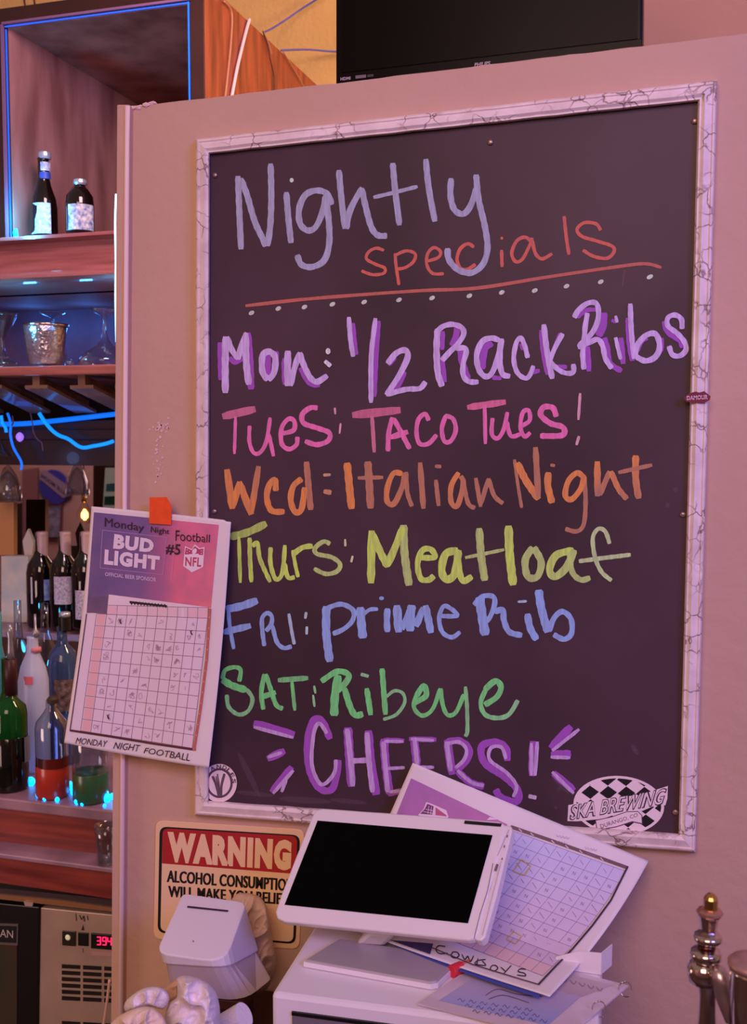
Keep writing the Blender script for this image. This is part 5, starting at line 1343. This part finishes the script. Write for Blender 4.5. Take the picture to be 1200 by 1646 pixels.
part('door_glass', *pp([(-30, 1515), (27, 1520), (27, 1800), (-30, 1800)], YF - .0075, .004), mat('cooler_glass', (70, 58, 46), .1, var=.5, vscale=5, col2=(40, 60, 44)), dr)
part('badge', *pp([(-30, 1484), (29, 1486), (28, 1520), (-30, 1517)], YF - .009, .004), mat('badge_rim', (150, 140, 130), .3, metal=.7), dr)
M = Marks(lambda x, y, e: P(x, y, YF - .0092 - e))
M.poly([(-28, 1487), (27, 1489), (26, 1516), (-28, 1513)], (16, 14, 16)); M.text('AN', [(0, 1493.5), (21, 1496), (21, 1508), (0, 1506)], (190, 176, 170))
M.build('lettering', INK, dr)
slab('handle_clip', [(38, 1449), (53, 1451), (52, 1457), (40, 1456)], YF - .009, .004, mat('clip_light', (170, 150, 140), .4))
SF = cr(0, 1280, 4.496)
slab('switch', SF([(448, 972), (545, 978), (544, 1085), (448, 1078)]), YF - .003, .004, mat('switch_dark', (44, 38, 30), .3), bevel=.001)
slab('switch', SF([(562, 985), (636, 990), (635, 1085), (562, 1080)]), YF - .003, .004, BLACK, bevel=.001)
c = P(490 / 4.496, 1280 + 1020 / 4.496, YF - .004); V, F = lathe((0, 0), [(.007, 0), (.006, .002), (.003, .003)], 16)
part('switch_light', [Vector((c.x + v[0], c.y - v[2], c.z + v[1])) for v in V], F, mat('pale_lens', (220, 220, 190), .3, emit=(200, 210, 170), estr=.3), root)
slab('readout', SF([(655, 990), (900, 1010), (900, 1120), (655, 1100)]), YF - .004, .005, BLACK, bevel=.0015)
M = Marks(lambda x, y, e: P(x, y, YF - .0045 - e))
RD = mat('red_digits', (255, 40, 90), .5, emit=(255, 30, 90), estr=1.6)
SEG = {'3': 'abgcd', '9': 'abcdfg', '4': 'fgbc'}
for ch, x0, y0 in (('3', 702, 1018), ('9', 742, 1020), ('4', 778, 1022)):
    w, h = 24, 54; pt = {'a': ((0, 0), (w, 0)), 'b': ((w, 0), (w, h / 2)), 'c': ((w, h / 2), (w, h)), 'd': ((0, h), (w, h)), 'e': ((0, h / 2), (0, h)), 'f': ((0, 0), (0, h / 2)), 'g': ((0, h / 2), (w, h / 2))}
    for s_ in SEG[ch]:
        a, b = pt[s_]; M.stroke(SF([(x0 + a[0], y0 + a[1]), (x0 + b[0], y0 + b[1])]), 1.9, (255, 50, 90), raw=True)
M.disc(764 / 4.496, 1280 + 1070 / 4.496, .8, .8, (255, 50, 90), n=8)
M.build('digits', RD, root, 'glowing red digits reading 39.4')
slab('readout_plate', SF([(660, 1120), (900, 1135), (900, 1165), (660, 1150)]), YF - .002, .003, mat('pale_plate', (180, 140, 134), .5))
M = Marks(lambda x, y, e: P(x, y, YF - .0004 - e))
for r in range(9):
    for c_ in range(4):
        x = 446 + c_ * 153; y = 1213 + r * 46 + c_ * 8
        if r >= 6: y += 134 
        Mv = Marks(lambda a_, b_, e: P(a_, b_, YF - .0004 - e)); Mv.poly(SF([(x, y), (x + 134, y + 8), (x + 133, y + 36), (x, y + 30)]), (22, 14, 12), e=.0006); Mv.build('vent_slot', INK, root)
M.stroke(SF([(548, 850), (552, 900)]), 1.2, (50, 34, 30)); M.stroke(SF([(575, 860), (590, 890), (605, 865), (610, 905)]), 1.6, (50, 34, 30)); M.stroke(SF([(630, 862), (636, 895)]), 1.4, (50, 34, 30)); M.poly(SF([(586, 968), (600, 928), (610, 968)]), (50, 34, 30)); M.stroke(SF([(598, 1100), (600, 1130)]), .8, (50, 34, 30))
M.build('panel_symbols', INK, root)
V, F = tube([P(176, 1575, YF - .03), P(172, 1610, YF - .03), P(166, 1650, YF - .03)], .0035, 8)
tag(mesh('white_cord', V, F, mat('cream_cord', (214, 176, 160), .5), smooth=True), 'thin cream cord hanging before the cooler vents beside the partition', 'cord')

# ================================================================== CORDS AT THE TOP
zst = zto
def topcord(pts, r, m, label, Y, name='cord'):
    o = mesh(name, *tube([P(x, y, Yq) for (x, y), Yq in zip(pts, Y)], r, 8), m, smooth=True); return tag(o, label, 'cord')
BLC = mat('blue_cord', (98, 92, 176), .5); WHC = mat('white_cord', (206, 186, 190), .5); TNC = mat('tan_cord', (164, 116, 90), .5)
topcord([(424, 52), (440, 44), (462, 30), (485, 14), (520, -8)], .0034, BLC, 'upper blue cord rising to the right across the yellow wall', [3.44, 3.5, 3.55, 3.58, 3.58])
topcord([(452, 81), (475, 80), (500, 80), (539, 83), (600, 84)], .0034, BLC, 'lower blue cord running level behind the television', [3.3, 3.4, 3.5, 3.58, 3.58])
xp = xo + 0.012
def onside(px, py, off=0.0):        # point on the cabinet's outer side
    d = dirv(px, py); return CAM + d * ((xp + off - CAM.x) / d.x)
def sidecord(pts, r, m, label):
    o = mesh('cord', *tube([onside(x, y) for x, y in pts], r, 8), m, smooth=True); return tag(o, label, 'cord')
sidecord([(401, 31), (396, 48), (388, 80), (381, 110), (373, 152), (370, 170)], .0045, WHC, 'thick white cord draped over the orange cabinet side')
sidecord([(360, 2), (370, 14), (373, 30), (371, 70), (366, 120), (362, 156), (360, 172)], .0025, TNC, 'thin tan cord left of the white one on the orange cabinet side')
sidecord([(422, 50), (430, 75), (435, 100), (440, 122), (441, 146), (442, 160)], .0018, mat('dark_cord', (70, 30, 24), .5), 'thin dark cord right of the white one on the orange cabinet side')
sidecord([(424, 52), (432, 72), (436, 88)], .0022, TNC, 'short tan string over the cabinet edge below the upper blue cord')
sidecord([(455, 83), (468, 105), (480, 125), (488, 140), (492, 150)], .0022, TNC, 'rightmost tan string down the orange cabinet side')
for x0_, lab in ((38, 'left of two dark hooks hanging above the display cabinet'), (54, 'right of two dark hooks hanging above the display cabinet')):
    tag(mesh('hook', *tube([P(x0_, -30, YB + .3), P(x0_ + 1, 0, YB + .3), P(x0_ + 3, 11, YB + .3)], .003, 8), mat('dark_cord', (70, 30, 24), .5), smooth=True), lab, 'hook')

# ================================================================== THINGS SEEN IN THE MIRROR (they stand in the room)
def VM(px, py, Yv): p = P(px, py, Yv); return Vector((p.x, 2 * YM - p.y, p.z))
Yv = 2 * YM + 2.55
def vq(q, m, name, root, d=0.03, Yq=None, **k):
    return part(name, *prism([VM(x, y, Yq or Yv) for x, y in q], Vector((0, -d, 0))), m, root, **k)
root = thing('round_beer_sign', VM(88, 800, Yv), 'round blue beer sign on the far wall, seen in the bar mirror', 'sign')
Q3 = cr(0, 650, 4.45)
vq(Q3(ell(385, 590, 100, 125, -0.35, 28)), mat('sign_blue', (60, 60, 170), .4), 'disc', root)
vq(Q3([(290, 480), (320, 470), (505, 600), (500, 650), (450, 670), (285, 535)]), mat('sign_band', (150, 130, 160), .4), 'band', root, Yq=Yv - .012)
M = Marks(lambda x, y, e: VM(x, y, Yv - .014 - e)); M.text('BLUE MOON', Q3([(478, 628), (296, 492), (292, 522), (476, 658)]), (50, 40, 90), bold=.03)
M.build('lettering', INK, root)
root = thing('slate_poster', VM(80, 840, Yv), 'framed slate poster below the round beer sign, seen in the mirror', 'poster')
vq(Q3([(272, 740), (438, 715), (430, 960), (280, 960)]), mat('poster_frame', (110, 60, 70), .5), 'frame', root, Yq=Yv)
vq(Q3([(282, 745), (430, 722), (422, 950), (288, 950)]), mat('poster_slate', (70, 66, 100), .5, var=.7, vscale=14, col2=(150, 146, 176)), 'panel', root, Yq=Yv - .012)
root = thing('far_door_frame', VM(50, 850, Yv), 'narrow dark doorway strip on the far wall, seen in the mirror', 'door frame')
vq([(23, 810), (36, 808), (36, 900), (23, 900)], mat('far_dark', (50, 34, 36), .5), 'opening', root, Yq=Yv); vq([(36, 755), (60, 752), (60, 900), (36, 900)], mat('far_mauve', (140, 96, 104), .6), 'casing', root, Yq=Yv - .01)
root = thing('wall_notice', VM(176, 800, 5.2), 'white and green notice on a dark post, seen in the mirror', 'notice')
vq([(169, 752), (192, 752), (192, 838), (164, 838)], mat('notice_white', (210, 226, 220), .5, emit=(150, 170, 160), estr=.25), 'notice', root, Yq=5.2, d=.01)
vq([(171, 778), (192, 776), (192, 790), (170, 790)], mat('notice_teal', (60, 150, 170), .5), 'stripe', root, Yq=5.195, d=.01); vq([(168, 798), (192, 797), (192, 812), (167, 812)], mat('notice_green', (30, 100, 90), .5), 'stripe', root, Yq=5.195, d=.01)
vq([(150, 748), (215, 748), (215, 1000), (148, 1000)], mat('post_brown', (70, 40, 38), .5), 'post', root, Yq=5.23, d=.1)
# filament bulb
c = VM(136, 828, 4.6)
root = thing('filament_bulb', c, 'warm glowing filament bulb reflected in the bar mirror', 'lamp')
V, F = lathe((c.x, c.y), [(.006, c.z + .075), (.012, c.z + .06), (.034, c.z + .02), (.038, c.z - .01), (.028, c.z - .035), (.008, c.z - .048)], 24)
part('bulb_glass', V, F, mat('thin_bulb_glass', (255, 240, 220), .0, trans=1.0, ior=1.02), root, smooth=True)
V, F = lathe((c.x, c.y), [(.004, c.z + .03), (.016, c.z + .01), (.017, c.z - .01), (.004, c.z - .025)], 12)
part('filament', V, F, mat('filament_glow', (255, 220, 140), .5, emit=(255, 190, 90), estr=22), root, smooth=True)
V, F = lathe((c.x, c.y), [(.014, c.z + .105), (.015, c.z + .07), (.008, c.z + .062)], 16)
part('socket', V, F, BRASS, root, smooth=True)
V, F = tube([c + Vector((0, 0, .1)), c + Vector((0, 0, 1.3))], .003, 6, False)
part('pendant_cord', V, F, BLACK, root)
